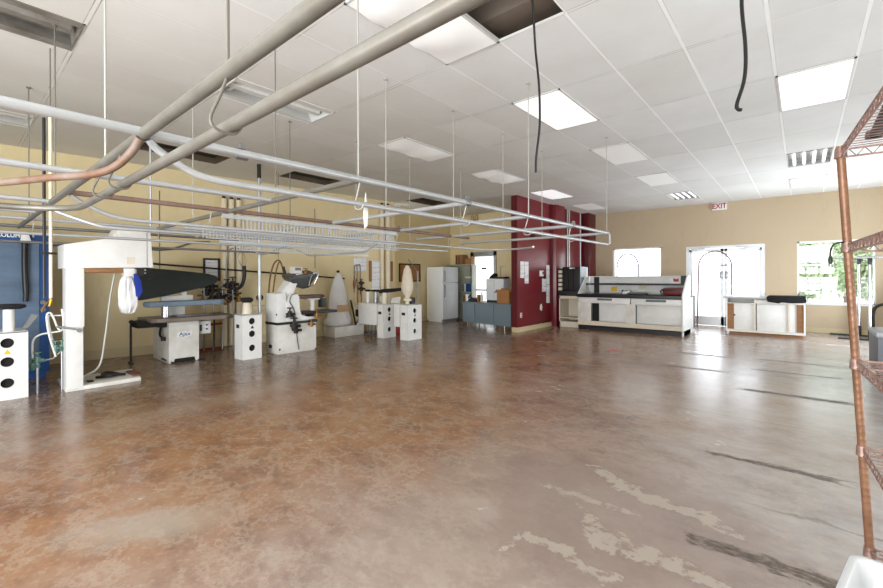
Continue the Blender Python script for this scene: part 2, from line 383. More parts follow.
b = MB(); b.prism([(-9.12, 7.91), (-9.12, 11.35), (-9.32, 11.35), (-9.32, 7.91)], 'z', 0, 4.0); struct('wall_recess', b, 'wall_y')
b = MB()
b.box(-5.57, -4.62, YB, YB + .2, 0, 4.0); b.box(-4.62, -3.2, YB, YB + .2, 0, .95); b.box(-4.62, -3.2, YB, YB + .2, 2.28, 4.0)
b.box(-3.2, -2.55, YB, YB + .2, 0, 4.0); b.box(-2.55, -.73, YB, YB + .2, 2.24, 4.0); b.box(-.73, -.09, YB, YB + .2, 0, 4.0)
b.box(-.09, 1.3, YB, YB + .2, 0, .7); b.box(-.09, 1.3, YB, YB + .2, 2.25, 4.0); b.box(1.3, XR + .2, YB, YB + .2, 0, 4.0)
struct('wall_back', b, 'wall_t')
b = MB(); b.box(XR, XR + .2, YR - .2, YB, 0, 4.0); struct('wall_right', b, 'wall_t')
b = MB(); b.box(-10, XR + .2, YR - .2, YR, 0, 4.0); struct('wall_rear', b, 'wall_y')
YD = 11.15
b = MB(); b.box(-9.12, -8.25, YD, YD + .2, 0, 4.0); b.box(-8.25, -7.28, YD, YD + .2, 2.16, 4.0); b.box(-7.28, -5.57, YD, YD + .2, 0, 4.0); struct('wall_service', b, 'wall_y')
b = MB(); wslab(b, YR, 7.9, 0, .16, .0, .015); wslab(b, 7.901, YD, 0, .16, 0, .015); b.box(-7.2, -5.57, YD - .015, YD, 0, .16); struct('baseboard_left', b, 'base')
b = MB(); b.box(-.70, XR, YB - .014, YB, 0, .11); b.box(-3.1, -2.62, YB - .014, YB, 0, .11); struct('baseboard_back', b, 'base')
# maroon partition
b = MB(); b.box(-5.55, -5.40, 9.24, YB, 0, HC); pw = struct('wall_partition', b, 'maroon')
b = MB(); b.box(-5.57, -5.415, 9.233, 9.24, 0, HC); struct('trim_1', b, 'maroon_dark')
b = MB(); b.prism([(-5.40, 11.12), (-5.27, 11.16), (-5.25, 11.68), (-5.40, 11.72)], 'z', 0, HC, .004)
o = b.build('column_1', 'maroon'); o['kind'] = 'structure'
b = MB(); b.prism([(11.02, 1.0), (11.02, HC), (11.12, HC), (11.12, .14)], 'x', -5.40, -5.36); struct('trim_2', b, 'maroon_dark')
b = MB(); b.box(-5.42, -5.17, 13.3, 13.9, 0, HC, .004); o = b.build('column_2', 'maroon_dark'); o['kind'] = 'structure'
b = MB(); b.box(-5.40, -5.385, 9.24, 11.1, 0, .12); b.box(-5.56, -5.385, 9.222, 9.24, 0, .12); b.box(-5.40, -5.385, 11.74, 13.3, 0, .12); struct('baseboard_partition', b, 'base')
# rear service door in the long wall
d = sempty('door_2', (-7.76, YD, 0))
b = MB(); b.box(-8.25, -8.13, YD - .03, YD + .1, 0, 2.20); b.box(-7.36, -7.26, YD - .03, YD + .1, 0, 2.20); b.box(-8.25, -7.26, YD - .03, YD + .1, 2.07, 2.20); b.build('door_frame', 'steel', d)
DM = emat('daylight_glow_pane', (246, 250, 255), 1.5, (235, 238, 240))  # pane glows by itself in place of daylight behind it
b = MB(); b.box(-8.13, -7.36, YD + .02, YD + .06, .02, 2.07); b.build('door_leaf', 'white', d)
b = MB(); b.box(-8.10, -7.39, YD + .014, YD + .02, .2, 2.04); b.build('frosted_pane', DM, d)
b = MB(); b.box(-7.84, -7.64, YD + .008, YD + .014, 1.63, 1.70); b.build('notice', 'grey_plastic', d)
b = MB(); b.box(-8.11, -7.38, YD - .02, YD + .014, .95, 1.0); b.build('push_bar', 'steel', d)
# front door and windows
d = sempty('door_1', (-1.64, YB, 0))
b = MB(); b.box(-2.55, -2.48, YB + .02, YB + .14, 0, 2.24); b.box(-.80, -.73, YB + .02, YB + .14, 0, 2.24); b.box(-2.48, -.80, YB + .02, YB + .14, 2.17, 2.24); b.build('door_frame', 'alu', d)
for x0, x1, hx in ((-2.475, -1.645, -1.70), (-1.635, -.805, -1.58)):
    b = MB(); y0, y1 = YB + .05, YB + .1
    b.box(x0, x0 + .07, y0, y1, .01, 2.16); b.box(x1 - .07, x1, y0, y1, .01, 2.16); b.box(x0, x1, y0, y1, 2.08, 2.16); b.box(x0, x1, y0, y1, .01, .26)
    lf = b.build('door_leaf', 'alu', d)
    b = MB(); b.box(x0 + .07, x1 - .07, YB + .07, YB + .076, .26, 2.08); b.build('pane', 'glass', lf)
    b = MB(); b.tube([(hx, YB + .05, .92), (hx, YB - .01, .95), (hx, YB - .01, 1.2), (hx, YB + .05, 1.23)], .012, 8); b.build('pull_handle', 'alu', lf)
    b = MB(); b.box(hx - .04, hx + .04, YB + .02, YB + .05, 1.32, 1.52, .006); b.build('lock', 'steel', lf)
    b = MB(); b.box(x0 + (.05 if hx < -1.64 else .45), x0 + (.40 if hx < -1.64 else .80), YB - .03, YB + .05, 2.10, 2.17, .01)
    b.tube([(x0 + .3, YB, 2.18), (x0 + .5, YB - .1, 2.18), (x0 + .25, YB - .02, 2.2)], .01, 6); b.build('door_closer', 'alu', lf)
def window(name, x0, x1, z0, z1, bars=()):
    w = sempty(name, ((x0 + x1) / 2, YB, z0))
    b = MB(); y0, y1 = YB + .05, YB + .13
    b.box(x0, x0 + .04, y0, y1, z0, z1); b.box(x1 - .04, x1, y0, y1, z0, z1); b.box(x0, x1, y0, y1, z1 - .04, z1); b.box(x0, x1, y0, y1, z0, z0 + .04)
    b.build('window_frame', 'alu', w)
    b = MB(); b.box(x0 + .04, x1 - .04, YB + .085, YB + .091, z0 + .04, z1 - .04); b.build('pane', 'glass', w)
    b = MB(); b.box(x0 - .02, x1 + .02, YB - .02, YB + .05, z0 - .025, z0); b.build('window_sill', 'alu', w)
window('window_1', -4.62, -3.2, .95, 2.28); window('window_2', -.09, 1.3, .70, 2.25)
# outdoors
b = MB(); b.box(-40, 40, YB + .2, 60, -.2, -.02); struct('ground_outside', b, 'pave')
def garden_arch(x0, x1, zt, h, y, label, m):
    r = (x1 - x0) / 2; cx = (x0 + x1) / 2; t = thing('arch_frame', (cx, y, 0), label, 'arch frame')
    b = MB(); zs = zt - h; b.tube([(x0 - .04, y, 0), (x0, y, zs)] + [(cx + r * math.cos(a), y, zs + h * math.sin(a)) for a in [PI * (1 - k / 18) for k in range(1, 18)]] + [(x1, y, zs), (x1, y, 0)], .02, 8); b.build('hoop', m, t)
    b = MB(); b.cyl((x0, y, zs), (x1, y, zs + .02), .014, 8); b.build('crossbar', m, t)
garden_arch(-4.42, -3.79, 2.09, .38, 13.68, 'thin grey metal arch with crossbar standing against the small shop window', 'purple')
garden_arch(-2.19, -1.43, 2.07, .40, 13.62, 'thin pinkish metal arch with crossbar standing before the glass entrance doors', 'pink_metal')
def shrub(x, y, rx, h, n, label):
    t = thing('leafy_tree', (x, y, -.02), label, 'tree', 'trees outside the shop')
    b = MB(); b.tube([(x, y, -.02), (x + .05, y, h * .4), (x - .03, y, h * .75)], [.09, .06, .03], 8); b.build('trunk', 'bark', t)
    b = MB()
    for _ in range(n):
        while True:
            p = Vector((random.uniform(-1, 1), random.uniform(-1, 1), random.uniform(-1, 1)))
            if .25 < p.length < 1: break
        c = Vector((x + p.x * rx, y + p.y * rx * .7, h * .6 + p.z * h * .42)); s = random.uniform(.045, .10)
        u = Vector((random.gauss(0, 1), random.gauss(0, 1), random.gauss(0, 1))).normalized(); v = u.orthogonal().normalized()
        b.quad(c - u * s, c - v * s * .5, c + u * s, c + v * s * .5)
    o = b.build('foliage', 'leaf', t); return t
shrub(.2, 18.2, .7, 2.6, 4200, 'pale green leafy tree seen through the left part of the wide window')
shrub(1.75, 18.6, .72, 2.7, 4200, 'pale green leafy tree seen through the right part of the wide window')
shrub(1.2, 21.2, 1.2, 3.3, 5200, 'taller pale green tree standing behind the other two outside')
# ------------------------------------------------------------------ ceiling fittings
def diffuser_light(x0, y0, label, m, sag=0., tilt=0.):
    t = thing('ceiling_light', (x0 + .3, y0 + .6, HC), label, 'ceiling light', 'covered ceiling lights')
    b = MB(); z0, z1 = HC - .012, HC - .001
    b.box(x0, x0 + .02, y0, y0 + 1.2, z0, z1); b.box(x0 + .58, x0 + .6, y0, y0 + 1.2, z0, z1); b.box(x0, x0 + .6, y0, y0 + .02, z0, z1); b.box(x0, x0 + .6, y0 + 1.18, y0 + 1.2, z0, z1)
    b.build('frame', 'grille', t)
    b = MB(); nx, ny = 12, 24; g = []
    for i in range(nx + 1):
        row = []
        for j in range(ny + 1):
            u, v = i / nx, j / ny
            w = 16 * u * (1 - u) * v * (1 - v)
            dz = -sag * (w * .6 + .4 * w * math.sin(9 * v + 2 * u) + 2.2 * max(0, .16 - abs(v - .62)) * (1 - u) ** 2 + 2.0 * max(0, .14 - abs(v - .2)) * (1 - u) ** 2)
            row.append(b.b.verts.new((x0 + .02 + .56 * u, y0 + .02 + 1.16 * v, HC - .014 + dz - tilt * (1 - u))))
        g.append(row)
    for i in range(nx):
        for j in range(ny): b.b.faces.new((g[i][j], g[i][j + 1], g[i + 1][j + 1], g[i + 1][j]))
    b.build('diffuser', m, t, sharp=80)
diffuser_light(-2.6, 1.93, 'large sagging white light cover next to the missing ceiling tile', 'diff_dim', .07)
diffuser_light(-2.6, 4.33, 'bright covered ceiling light beyond the missing tile beside the dangling black cable', 'diff_lit')
diffuser_light(-2.6, 6.73, 'flush pale light cover second beyond the missing tile, in the middle row of lights', 'diff_dim')
diffuser_light(-2.6, 9.13, 'faint flush light cover third beyond the missing tile, in the middle row of lights', 'diff_dim')
diffuser_light(-5.0, 4.33, 'bent white light cover above the middle of the pipe frame', 'diff_dim', .05)
diffuser_light(-5.0, 6.73, 'buckled light cover with a raised ridge above the far end of the pipe frame', 'diff_dim', .09)
diffuser_light(-5.0, 9.13, 'bright flat light cover beside the near end of the maroon wall', 'diff_lit')
diffuser_light(-5.0, 11.53, 'light cover nearest the back wall along the maroon wall', 'diff_dim')
diffuser_light(-.2, 5.53, 'bright square-edged light cover overhead beside the wire rack', 'diff_lit')
diffuser_light(-.2, 11.53, 'small-looking light cover above the wide window beyond the louvred fitting', 'diff_dim')
def open_light(x0, y0, label, style, group):
    t = thing('open_ceiling_light', (x0 + .3, y0 + .6, HC), label, 'ceiling light', group)
    m = {'white': 'grille', 'dirty': 'grey_dirty', 'dark': 'tile_dark', 'louvre': 'grille'}[style]
    b = MB(); h = .14
    b.box(x0, x0 + .012, y0, y0 + 1.2, HC - .005, HC + h); b.box(x0 + .588, x0 + .6, y0, y0 + 1.2, HC - .005, HC + h)
    b.box(x0, x0 + .6, y0, y0 + .012, HC - .005, HC + h); b.box(x0, x0 + .6, y0 + 1.188, y0 + 1.2, HC - .005, HC + h); b.box(x0, x0 + .6, y0, y0 + 1.2, HC + h, HC + h + .01)
    b.build('housing', m, t)
    if style in ('white', 'dirty'):
        b = MB(); b.prism([(x0 + .2, HC + .135), (x0 + .26, HC + .03), (x0 + .34, HC + .03), (x0 + .4, HC + .135)], 'y', y0 + .05, y0 + 1.15); b.build('ballast_cover', m, t)
        for xx in (x0 + .02, x0 + .5):
            b = MB(); b.prism([(xx, HC), (xx + .08, HC), (xx + .08 if xx > x0 + .3 else xx, HC + .12)], 'y', y0 + .015, y0 + 1.185); b.build('reflector', 'grille' if style == 'white' else 'grey_dirty', t)
        b = MB(); b.box(x0 + .14, x0 + .46, y0 + .1, y0 + .13, HC + .04, HC + .09); b.build('lamp_holder', 'grille', t)
    elif style == 'louvre':
        for k in range(4):
            b = MB(); b.cyl((x0 + .1 + k * .133, y0 + .03, HC + .03), (x0 + .1 + k * .133, y0 + 1.17, HC + .03), .026, 12); b.build('fluorescent_tube', 'tube', t)
        b = MB()
        for k in range(2): b.box(x0 + .01, x0 + .59, y0 + .08 + k * 1.03, y0 + .09 + k * 1.03, HC + .0, HC + .07)
        for k in range(1, 4): b.box(x0 + .17 + .133 * (k - 1) - .003, x0 + .17 + .133 * (k - 1) + .003, y0 + .01, y0 + 1.19, HC + .06, HC + .1)
        b.build('louvre', 'steel', t)
    else:
        b = MB(); b.box(x0 + .05, x0 + .55, y0 + .05, y0 + 1.15, HC + .09, HC + .13); b.build('inner_panel', 'dark_hole', t)  # dark panel deepens the painted shade inside the unlit fitting
G1, G2 = 'open ceiling light fittings', 'brown unlit ceiling openings'
open_light(-5.0, -.47, 'open light fitting with a grimy grey reflector in the upper corner near the thick pipes', 'dirty', G1)
open_light(-5.0, 1.93, 'open light fitting with white reflector seen between the two thick pipes', 'white', G1)
open_light(-2.6, 11.53, 'open fitting with bare tubes just in front of the exit sign', 'louvre', G1)
open_light(-.2, 9.13, 'louvred fitting with four bare white tubes by the top of the wire rack post', 'louvre', G1)
open_light(-8.0, -.47, 'whitish open fitting over the blue machine', 'white', G1)
open_light(-8.0, 1.93, 'dark brown empty fitting above the long ironing press', 'dark', G2)
open_light(-8.0, 4.33, 'dark brown empty fitting beyond the bundle of cream wall pipes', 'dark', G2)
open_light(-8.0, 7.93, 'dark brown empty fitting furthest along the cream wall, over the cork board', 'dark', G2)
# missing tile, with duct above
b = MB(); x0, y0 = -2.0, 1.93
b.box(x0 - .004, x0, y0, y0 + 1.2, HC - .002, HC + .02); b.box(x0 + .6, x0 + .604, y0, y0 + 1.2, HC - .002, HC + .02); b.box(x0, x0 + .6, y0 + 1.2, y0 + 1.204, HC - .002, HC + .02); b.box(x0, x0 + .6, y0 - .004, y0, HC - .002, HC + .02)
struct('trim_3', b, 'grille')
b = MB(); b.box(-3.4, -.6, 2.98, 3.45, HC + .12, HC + .5, .04); tag(b.build('air_duct', 'duct'), 'brown duct visible inside the missing ceiling tile opening', 'duct')
# exit sign
t = thing('exit_sign', (-1.73, YB - .02, 3.32), 'white exit sign with red letters high on the back wall', 'exit sign')
b = MB(); b.box(-1.90, -1.56, YB - .06, YB, 3.22, 3.425, .008); b.build('casing', 'paper', t)
RL = emat('red_sign_letters', (150, 20, 24), .15)
M['red_letters'] = RL
text('lettering', 'EXIT', .2, (-1.73, YB - .062, 3.32), (PI / 2, 0, 0), 'red_letters', t, .82, .004)
# dangling cables
b = MB(); b.tube(spline([(-1.54, 2.85, 3.5), (-1.55, 2.9, 3.42), (-1.57, 2.97, 3.15), (-1.54, 2.97, 2.85), (-1.53, 2.96, 2.55), (-1.555, 2.95, 2.3), (-1.56, 2.95, 2.18)]), .009, 8)
tag(b.build('cable', 'black'), 'long thin black cable hanging out of the missing ceiling tile', 'cable')
b = MB(); b.tube(spline([(-.26, 3.0, HC + .1), (-.255, 3.0, 3.2), (-.262, 3.0, 2.95), (-.245, 3.0, 2.7), (-.25, 3.0, 2.52), (-.285, 2.99, 2.38), (-.28, 2.99, 2.345), (-.265, 3.0, 2.34)]), .010, 8)
tag(b.build('cable', 'black'), 'shorter thick black cable dangling from the ceiling toward the wire rack', 'cable')
# ------------------------------------------------------------------ overhead garment rail frame
t = thing('overhead_rail_frame', (-2.2, .57, 1.8), 'grey steel pipe frame of garment rails hanging from the ceiling on thin rods', 'garment rail')
ZU, ZL = 2.02, 1.855
def pipe(name, pts, r, m, n=12): b = MB(); b.tube(pts, r, n); return b.build(name, m, t)
pipe('upper_rail', [(-2.23, -1.6, ZU), (-2.18, 6.32, ZU)], .021, 'galv')
pipe('upper_rail', [(-3.36, -1.6, ZU), (-3.35, 1.76, ZU)], .020, 'galv')
pipe('upper_rail', [(-4.17, .57, ZU), (-4.15, 5.55, ZU)], .021, 'brown_pipe')
pipe('upper_rail', [(-4.78, -1.6, ZU), (-4.78, .57, ZU)], .019, 'galv')
pipe('upper_rail', [(-5.6, -1.6, ZU), (-5.6, .57, ZU)], .019, 'galv')
pipe('upper_rail', [(-6.3, -1.6, ZU), (-6.3, 5.2, ZU)], .019, 'galv')
pipe('upper_rail', [(-7.25, -1.6, ZU), (-7.25, 3.2, ZU)], .02, 'steel')
CR = [(.57, .7, -7.3), (1.76, -2.2, -6.7), (2.92, -2.2, -5.7), (4.0, -2.2, -5.7), (5.1, -2.2, -4.9), (6.3, -2.15, -4.9)]
for i, (y, a, c) in enumerate(CR):
    pipe('cross_pipe', [(a, y, ZU - .004), (c, y, ZU - .004)], .0245 if i == 0 else .021, 'grey_pipe' if i < 2 else 'galv')
# lower rails on which hangers slid
pipe('slick_rail', [(.7, .585, ZL), (-3.62, .585, ZL)] + [(-3.72, .575, ZL), (-3.82, .53, ZL), (-3.92, .44, ZL), (-4.0, .3, ZL), (-4.02, .1, ZL), (-4.02, -1.6, ZL)], .021, 'grey_pipe')
pipe('slick_rail', spline([(-2.24, .59, 2.0), (-2.26, .64, 1.96), (-2.24, .78, 1.88), (-2.21, .95, ZL), (-2.2, 1.2, ZL)], 4) + [(-2.18, 6.3, ZL)], .0175, 'galv')
pipe('end_bracket', [(-2.18, 6.3, ZU), (-2.16, 6.36, ZU - .02), (-2.16, 6.36, ZL + .02), (-2.18, 6.3, ZL)], .014, 'galv')
pipe('slick_rail', spline([(-2.24, .56, 2.0), (-2.30, .545, 1.95), (-2.37, .50, 1.885), (-2.48, .44, ZL), (-2.75, .31, ZL), (-3.1, .15, ZL), (-3.4, -.05, ZL), (-3.55, -.4, ZL), (-3.56, -1.0, ZL)], 4), .0175, 'rust_pipe')
pipe('slick_rail', spline([(-4.17, .6, 2.0), (-4.19, .68, 1.95), (-4.2, .84, 1.88), (-4.2, 1.0, ZL), (-4.2, 1.3, ZL)], 4) + [(-4.2, 6.0, ZL)] + spline([(-4.2, 6.0, ZL), (-4.12, 6.16, ZL), (-3.9, 6.25, ZL), (-3.6, 6.25, ZL), (-3.3, 6.12, ZL), (-3.22, 6.0, ZL)], 4)[1:], .0165, 'galv')
pipe('slick_rail', spline([(-5.1, .6, 2.0), (-5.06, .7, 1.95), (-5.0, .88, 1.88), (-4.98, 1.0, ZL), (-4.98, 1.3, ZL)], 4) + [(-4.98, 5.2, ZL), (-4.9, 5.9, ZL)], .0165, 'galv')
pipe('slick_rail', [(-6.2, -1.6, ZL), (-6.2, 3.6, ZL)], .0165, 'galv')
pipe('slick_rail', [(-7.2, -1.6, ZL - .03), (-7.2, 3.9, ZL - .03)], .0165, 'steel')
pipe('slick_rail', spline([(-6.6, 3.9, ZL), (-6.5, 3.93, ZL - .03), (-6.34, 3.98, 1.76), (-5.9, 3.97, 1.75), (-4.9, 3.95, 1.75), (-4.7, 3.95, ZL - .04), (-4.55, 3.95, ZL)], 4), .014, 'galv')
pipe('slick_rail', spline([(-7.2, 3.25, ZL), (-6.95, 3.3, ZL), (-6.83, 3.35, 1.78), (-6.6, 3.35, 1.77), (-6.2, 3.33, ZL - .03), (-5.9, 3.33, ZL)], 4), .014, 'galv')
def comb(x, y0, y1, x1, zt):
    b = MB(); b.prism([(x - .012, y0), (x + .012, y0), (x1 + .012, y1), (x1 - .012, y1)], 'z', zt - .035, zt)
    n = int((y1 - y0 - .2) / .034)
    for k in range(n):
        f = (k + 5) / (n + 5.5); yy = y0 + (y1 - y0) * f; xx = x + (x1 - x) * f
        b.box(xx - .003, xx + .003, yy - .0045, yy + .0045, zt - .115, zt - .03)
    b.box(x - .004, x + .004, y0 + .2, y1, zt - .118, zt - .108); b.build('toothed_rail', 'galv', t)
comb(-3.7, 1.5, 3.5, -3.7, 1.915); comb(-4.72, 1.55, 4.5, -4.72, 1.91); comb(-5.5, 2.2, 4.6, -5.5, 1.85)
# hooks that carry the lower rails, and the rods
def hook(x, y, along='y', s=1, m='rod'):
    dx, dy = (0, 1) if along == 'y' else (1, 0)
    q = [(0, ZU + .0), (.03, ZU - .09), (.055, ZL + .01), (.05, ZL - .02), (.02, ZL - .032), (-.015, ZL - .028), (-.035, ZL - .005)]
    b = MB(); b.tube(spline([(x + s * u * (1 - dx) * (1 if along == 'y' else 1) + (0 if along == 'y' else 0), y + s * u * (1 if along == 'x' else 0), z) if along == 'y' else (x, y + s * u, z) for u, z in q], 4), .0048, 8)
    b.build('hook', m, t)
for x in (-1.36, -2.6, -2.95): hook(x, .575, 'x', -1, 'dark_rod')
for y in (1.76, 2.92, 4.0, 5.1): hook(-2.2, y, 'y', -1)
for y in (1.6, 2.92, 4.0, 5.1): hook(-4.18, y, 'y', -1)
for y in (1.76, 2.92, 4.0): hook(-4.98, y, 'y', -1)
for y in (.6, 1.76, 2.6): hook(-6.25, y, 'y', -1)
for (x, y, m) in ((.3, .57, 'dark_rod'), (-1.36, .57, 'dark_rod'), (-2.93, .57, 'rod'), (-2.22, 1.76, 'rod'), (-2.2, 4.0, 'rod'), (-2.18, 6.3, 'rod'),
               (-3.3, 1.76, 'dark_rod'), (-3.27, 2.95, 'rod'), (-3.26, 4.05, 'rod'), (-3.24, 5.15, 'rod'), (-3.22, 6.3, 'rod'), (-5.1, 1.76, 'rod'), (-5.1, 2.92, 'dark_rod'), (-5.1, 4.0, 'rod'), (-5.06, 5.1, 'rod'), (-4.9, 6.3, 'rod'), (-6.6, 1.76, 'galv'), (-6.3, .57, 'dark_rod'), (-4.6, .57, 'dark_rod')):
    b = MB(); b.cyl((x, y, ZU), (x, y, HC), .014 if x == -6.6 else .0055, 8); b.cyl((x, y, HC - .012), (x, y, HC), .02, 10); b.build('hanging_rod', m, t)
for (x, y) in ((-2.2, 2.92), (-4.16, 4.0), (-2.18, 5.1), (-2.23, 1.0)):
    b = MB(); b.cyl((x, y - .03, ZU), (x, y + .03, ZU), .03, 12); b.box(x - .01, x + .02, y - .015, y + .015, ZU + .025, ZU + .055); b.build('pipe_clamp', 'steel', t)
b = MB(); b.prism([(1.80, 1.80), (1.82, 1.945), (1.84, 1.80), (1.833, 1.72), (1.81, 1.70)], 'x', -2.222, -2.218)
tag(b.build('paper_tag', 'paper'), 'small white pointed tag hanging from the front garment rail', 'tag')
# steam drop pipes and posts
t = thing('steam_drop_pipe', (-5.1, .58, 1.12), 'cream pipe paired with a black pipe dropping beside the white tall press', 'pipe')
b = MB(); b.cyl((-5.1, .60, 1.2), (-5.1, .60, 2.85), .013, 12); b.build('cream_pipe', 'cream_pipe', t)
b = MB(); b.cyl((-5.1, .60, 2.85), (-5.1, .60, HC), .005, 8); b.build('hanging_rod', 'dark_rod', t)
b = MB(); b.cyl((-5.1, .558, 1.2), (-5.1, .558, 2.8), .012, 10); b.build('black_pipe', 'black', t)
b = MB(); b.box(-5.12, -5.08, .535, .64, 1.59, 1.61, .004); b.build('bracket', 'black', t)
b = MB(); b.lathe([(.0, 0), (.018, .005), (.018, .04), (.014, .06), (.0, .06)], (-5.1, .60, 1.14)); b.tube([(-5.1, .58, 1.17), (-5.09, .55, 1.12), (-5.09, .54, 1.08)], .008, 8); b.build('valve', 'brass', t)
b = MB(); b.tube([(-5.075, .60, 1.19), (-5.07, .585, 1.13)], .006, 8); b.build('valve_lever', 'yellow', t)
t = thing('steel_post', (-7.45, 3.66, 0), 'slim grey steel post from floor to ceiling behind the white mushroom press', 'post')
b = MB(); b.cyl((-7.45, 3.66, .01), (-7.45, 3.66, HC), .03, 14); b.build('tube', 'galv', t)
b = MB(); b.cyl((-7.45, 3.66, 0), (-7.45, 3.66, .012), .07, 16); b.build('base_plate', 'steel', t)
b = MB(); b.cyl((-7.45, 3.66, HC - .25), (-7.45, 3.66, HC), .034, 14); b.build('collar', 'dark_metal', t)
# cream riser pipes and conduit on the long wall
def riser(y, z0, z1, r, label, m='cream_pipe'):
    x = leftwall(y) + r + .01; t = thing('riser_pipe', (x, y, z0), label, 'pipe', 'cream riser pipes on the long wall')
    b = MB(); b.cyl((x, y, z0), (x, y, z1), r, 14); b.build('tube', m, t)
    b = MB(); b.cyl((x, y, z1), (x, y, z1 + .05), r * .6, 10); b.build('cap', 'dark_metal', t)
riser(3.62, .02, 2.98, .055, 'cream riser pipe nearest the framed notice, first of a bundle of three', 'cream_pipe')
riser(3.76, .02, 2.98, .055, 'cream riser pipe in the middle of the bundle of three', 'cream_pipe')
riser(3.90, .02, 2.98, .055, 'cream riser pipe furthest from the framed notice in the bundle of three', 'cream_pipe')
riser(7.45, .02, 3.3, .05, 'tall cream riser pipe beside the long poster')
riser(7.62, .02, 3.3, .065, 'thicker cream riser pipe between the long poster and the cork board')
def wallpipe(name, pts, r, m, label): b = MB(); b.tube([(leftwall(y) + o, y, z) for y, o, z in pts], r, 8); return tag(b.build(name, m), label, 'pipe')
wallpipe('wall_pipe', [(1.75, .12, 1.69), (3.42, .12, 1.57), (6.3, .12, 1.36)], .017, 'dark_metal', 'long dark pipe running level along the cream wall behind the presses')
wallpipe('conduit', [(-1, .03, 1.92), (1.7, .03, 1.92), (2.55, .03, 1.9), (2.75, .03, 1.93), (3.1, .03, 2.08), (3.38, .03, 2.1)], .016, 'steel', 'thin grey conduit bending upward toward the bundle of cream pipes')
for (y, z) in ((2.55, 2.2), (5.6, 2.25)):
    b = MB(); x = leftwall(y) + .008; b.tube([(x, y, z - .65), (x, y, 3.0)], .007, 6); tag(b.build('wall_cable', 'dark_rod'), 'thin dark vertical cable on the cream wall ' + ('over the long ironing press' if y < 3 else 'beyond the mushroom press'), 'cable')
# ------------------------------------------------------------------ finishing machines
def ring_hole(b, x, y, z, r): b.tube([(x - .004, y, z), (x + .003, y, z)], r, 24)
def puff_cabinet(x, y0, y1, h, depth, leg_depth, label, group='white steam puff cabinets', legs=True):
    """x: face plane towards the room; holes run down that face. Body reaches back by depth; the lower part only by leg_depth."""
    t = thing('puff_iron_cabinet', (x - depth / 2, (y0 + y1) / 2, 0), label, 'steam cabinet', group)
    b = MB(); zc = .28 if leg_depth < depth else .0
    # shell of the face column with real round openings
    cy = (y0 + y1) / 2; R = min(.056, (y1 - y0) * .2); zs = [h * .30 if h < .7 else .19, .43, .645]
    th = .012
    # front plate built as strips around the holes
    edges = [0.] + [v for z in zs for v in (z - R - .02, z + R + .02)] + [h]
    for a, c in zip(edges[::2], edges[1::2]): b.box(x - th, x, y0, y1, a, c)
    for z in zs:
        a, c = z - R - .02, z + R + .02
        q0 = math.atan2(R + .02, (y1 - y0) / 2)
        A = sorted([2 * PI * k / 24 for k in range(24)] + [q0, PI - q0, PI + q0, 2 * PI - q0]); n = len(A)
        P = [(cy + R * math.cos(a_), z + R * math.sin(a_)) for a_ in A]
        def sq(k):
            u, v = math.cos(A[k % n]), math.sin(A[k % n]); mm = max(abs(u) / ((y1 - y0) / 2), abs(v) / (R + .02)); return (cy + u / mm, z + v / mm)
        for k in range(n):
            p, q, r_, s_ = P[k], P[(k + 1) % n], sq(k + 1), sq(k)
            b.quad((x, p[0], p[1]), (x, q[0], q[1]), (x, r_[0], r_[1]), (x, s_[0], s_[1]))
            b.quad((x, p[0], p[1]), (x - .03, p[0], p[1]), (x - .03, q[0], q[1]), (x, q[0], q[1]))
    for yy in (y0, y1 - th): b.box(x - leg_depth, x - th, yy, yy + th, 0, h)
    b.box(x - leg_depth, x - leg_depth + th, y0, y1, 0, h)
    if leg_depth < depth:
        b.box(x - depth, x - leg_depth, y0, y1, zc, h, .006)
    b.box(x - depth, x, y0, y1, h - .012, h + .004, .003)
    b.build('casing', 'white', t)
    b = MB(); b.box(x - .06, x - .05, y0 + .02, y1 - .02, .02, h - .02); b.build('inner_plate', 'dark_hole', t)  # dark plate standing in for shade behind the round holes
    b = MB(); zz = .545; b.prism([(cy - .03, zz - .024), (cy + .03, zz - .024), (cy, zz + .03)], 'x', x, x + .002); b.build('warning_triangle', 'yellow' if not legs else 'black', t)
    b = MB(); b.box(x - leg_depth * .55 - .05, x - leg_depth * .55 + .05, y0 - .006, y0, h * .70, h * .70 + .06); b.build('switch_panel', 'black', t)
    if leg_depth < depth:
        b = MB()
        for k in range(3): b.tube([(x - depth + .15 + k * .12, cy, zc), (x - depth + .15 + k * .12, cy, .12), (x - depth + .05 + k * .14, cy + .05, .02)], .02, 8)
        b.box(x - depth + .05, x - depth + .4, cy - .06, cy + .06, 0, .02)
        b.build('pipe_stand', 'steel', t)
    return t
def pad(par, name, c, r, sx, sy, th, m='black_pad'):
    b = MB(); b.lathe([(.0, -th / 2), (r * .7, -th / 2), (r * .96, -th * .25), (r, 0), (r * .95, th * .3), (r * .6, th * .5), (0, th * .55)], c, 28, sx, sy); return b.build(name, m, par)
t = puff_cabinet(-6.86, .27, .61, .765, .55, .55, 'white cabinet with three round holes and yellow warning triangle at the blue machine', legs=False)
b = MB(); b.lathe([(0, 0), (.05, 0), (.05, .26), (0, .26)], (-6.98, .46, .765)); b.build('pad_stem', 'white', t)
pad(t, 'oval_pad', (-6.98, .46, 1.055), .1, 1, 1.5, .06)
b = MB(); b.prism([(.57, .77), (.63, .79), (.72, .93), (.66, .95)], 'x', -7.1, -7.08); b.build('side_flap', 'steel', t)
t = puff_cabinet(-7.11, 3.2, 3.53, .757, .31, .31, 'white cabinet with three round holes beside the grey steel post')
b = MB(); b.lathe([(0, 0), (.075, 0), (.07, .16), (.05, .2), (0, .2)], (-7.29, 3.36, .76)); b.build('pad_stem', 'cream', t)
pad(t, 'round_pad', (-7.29, 3.36, 1.0), .1, 1, 1, .085)
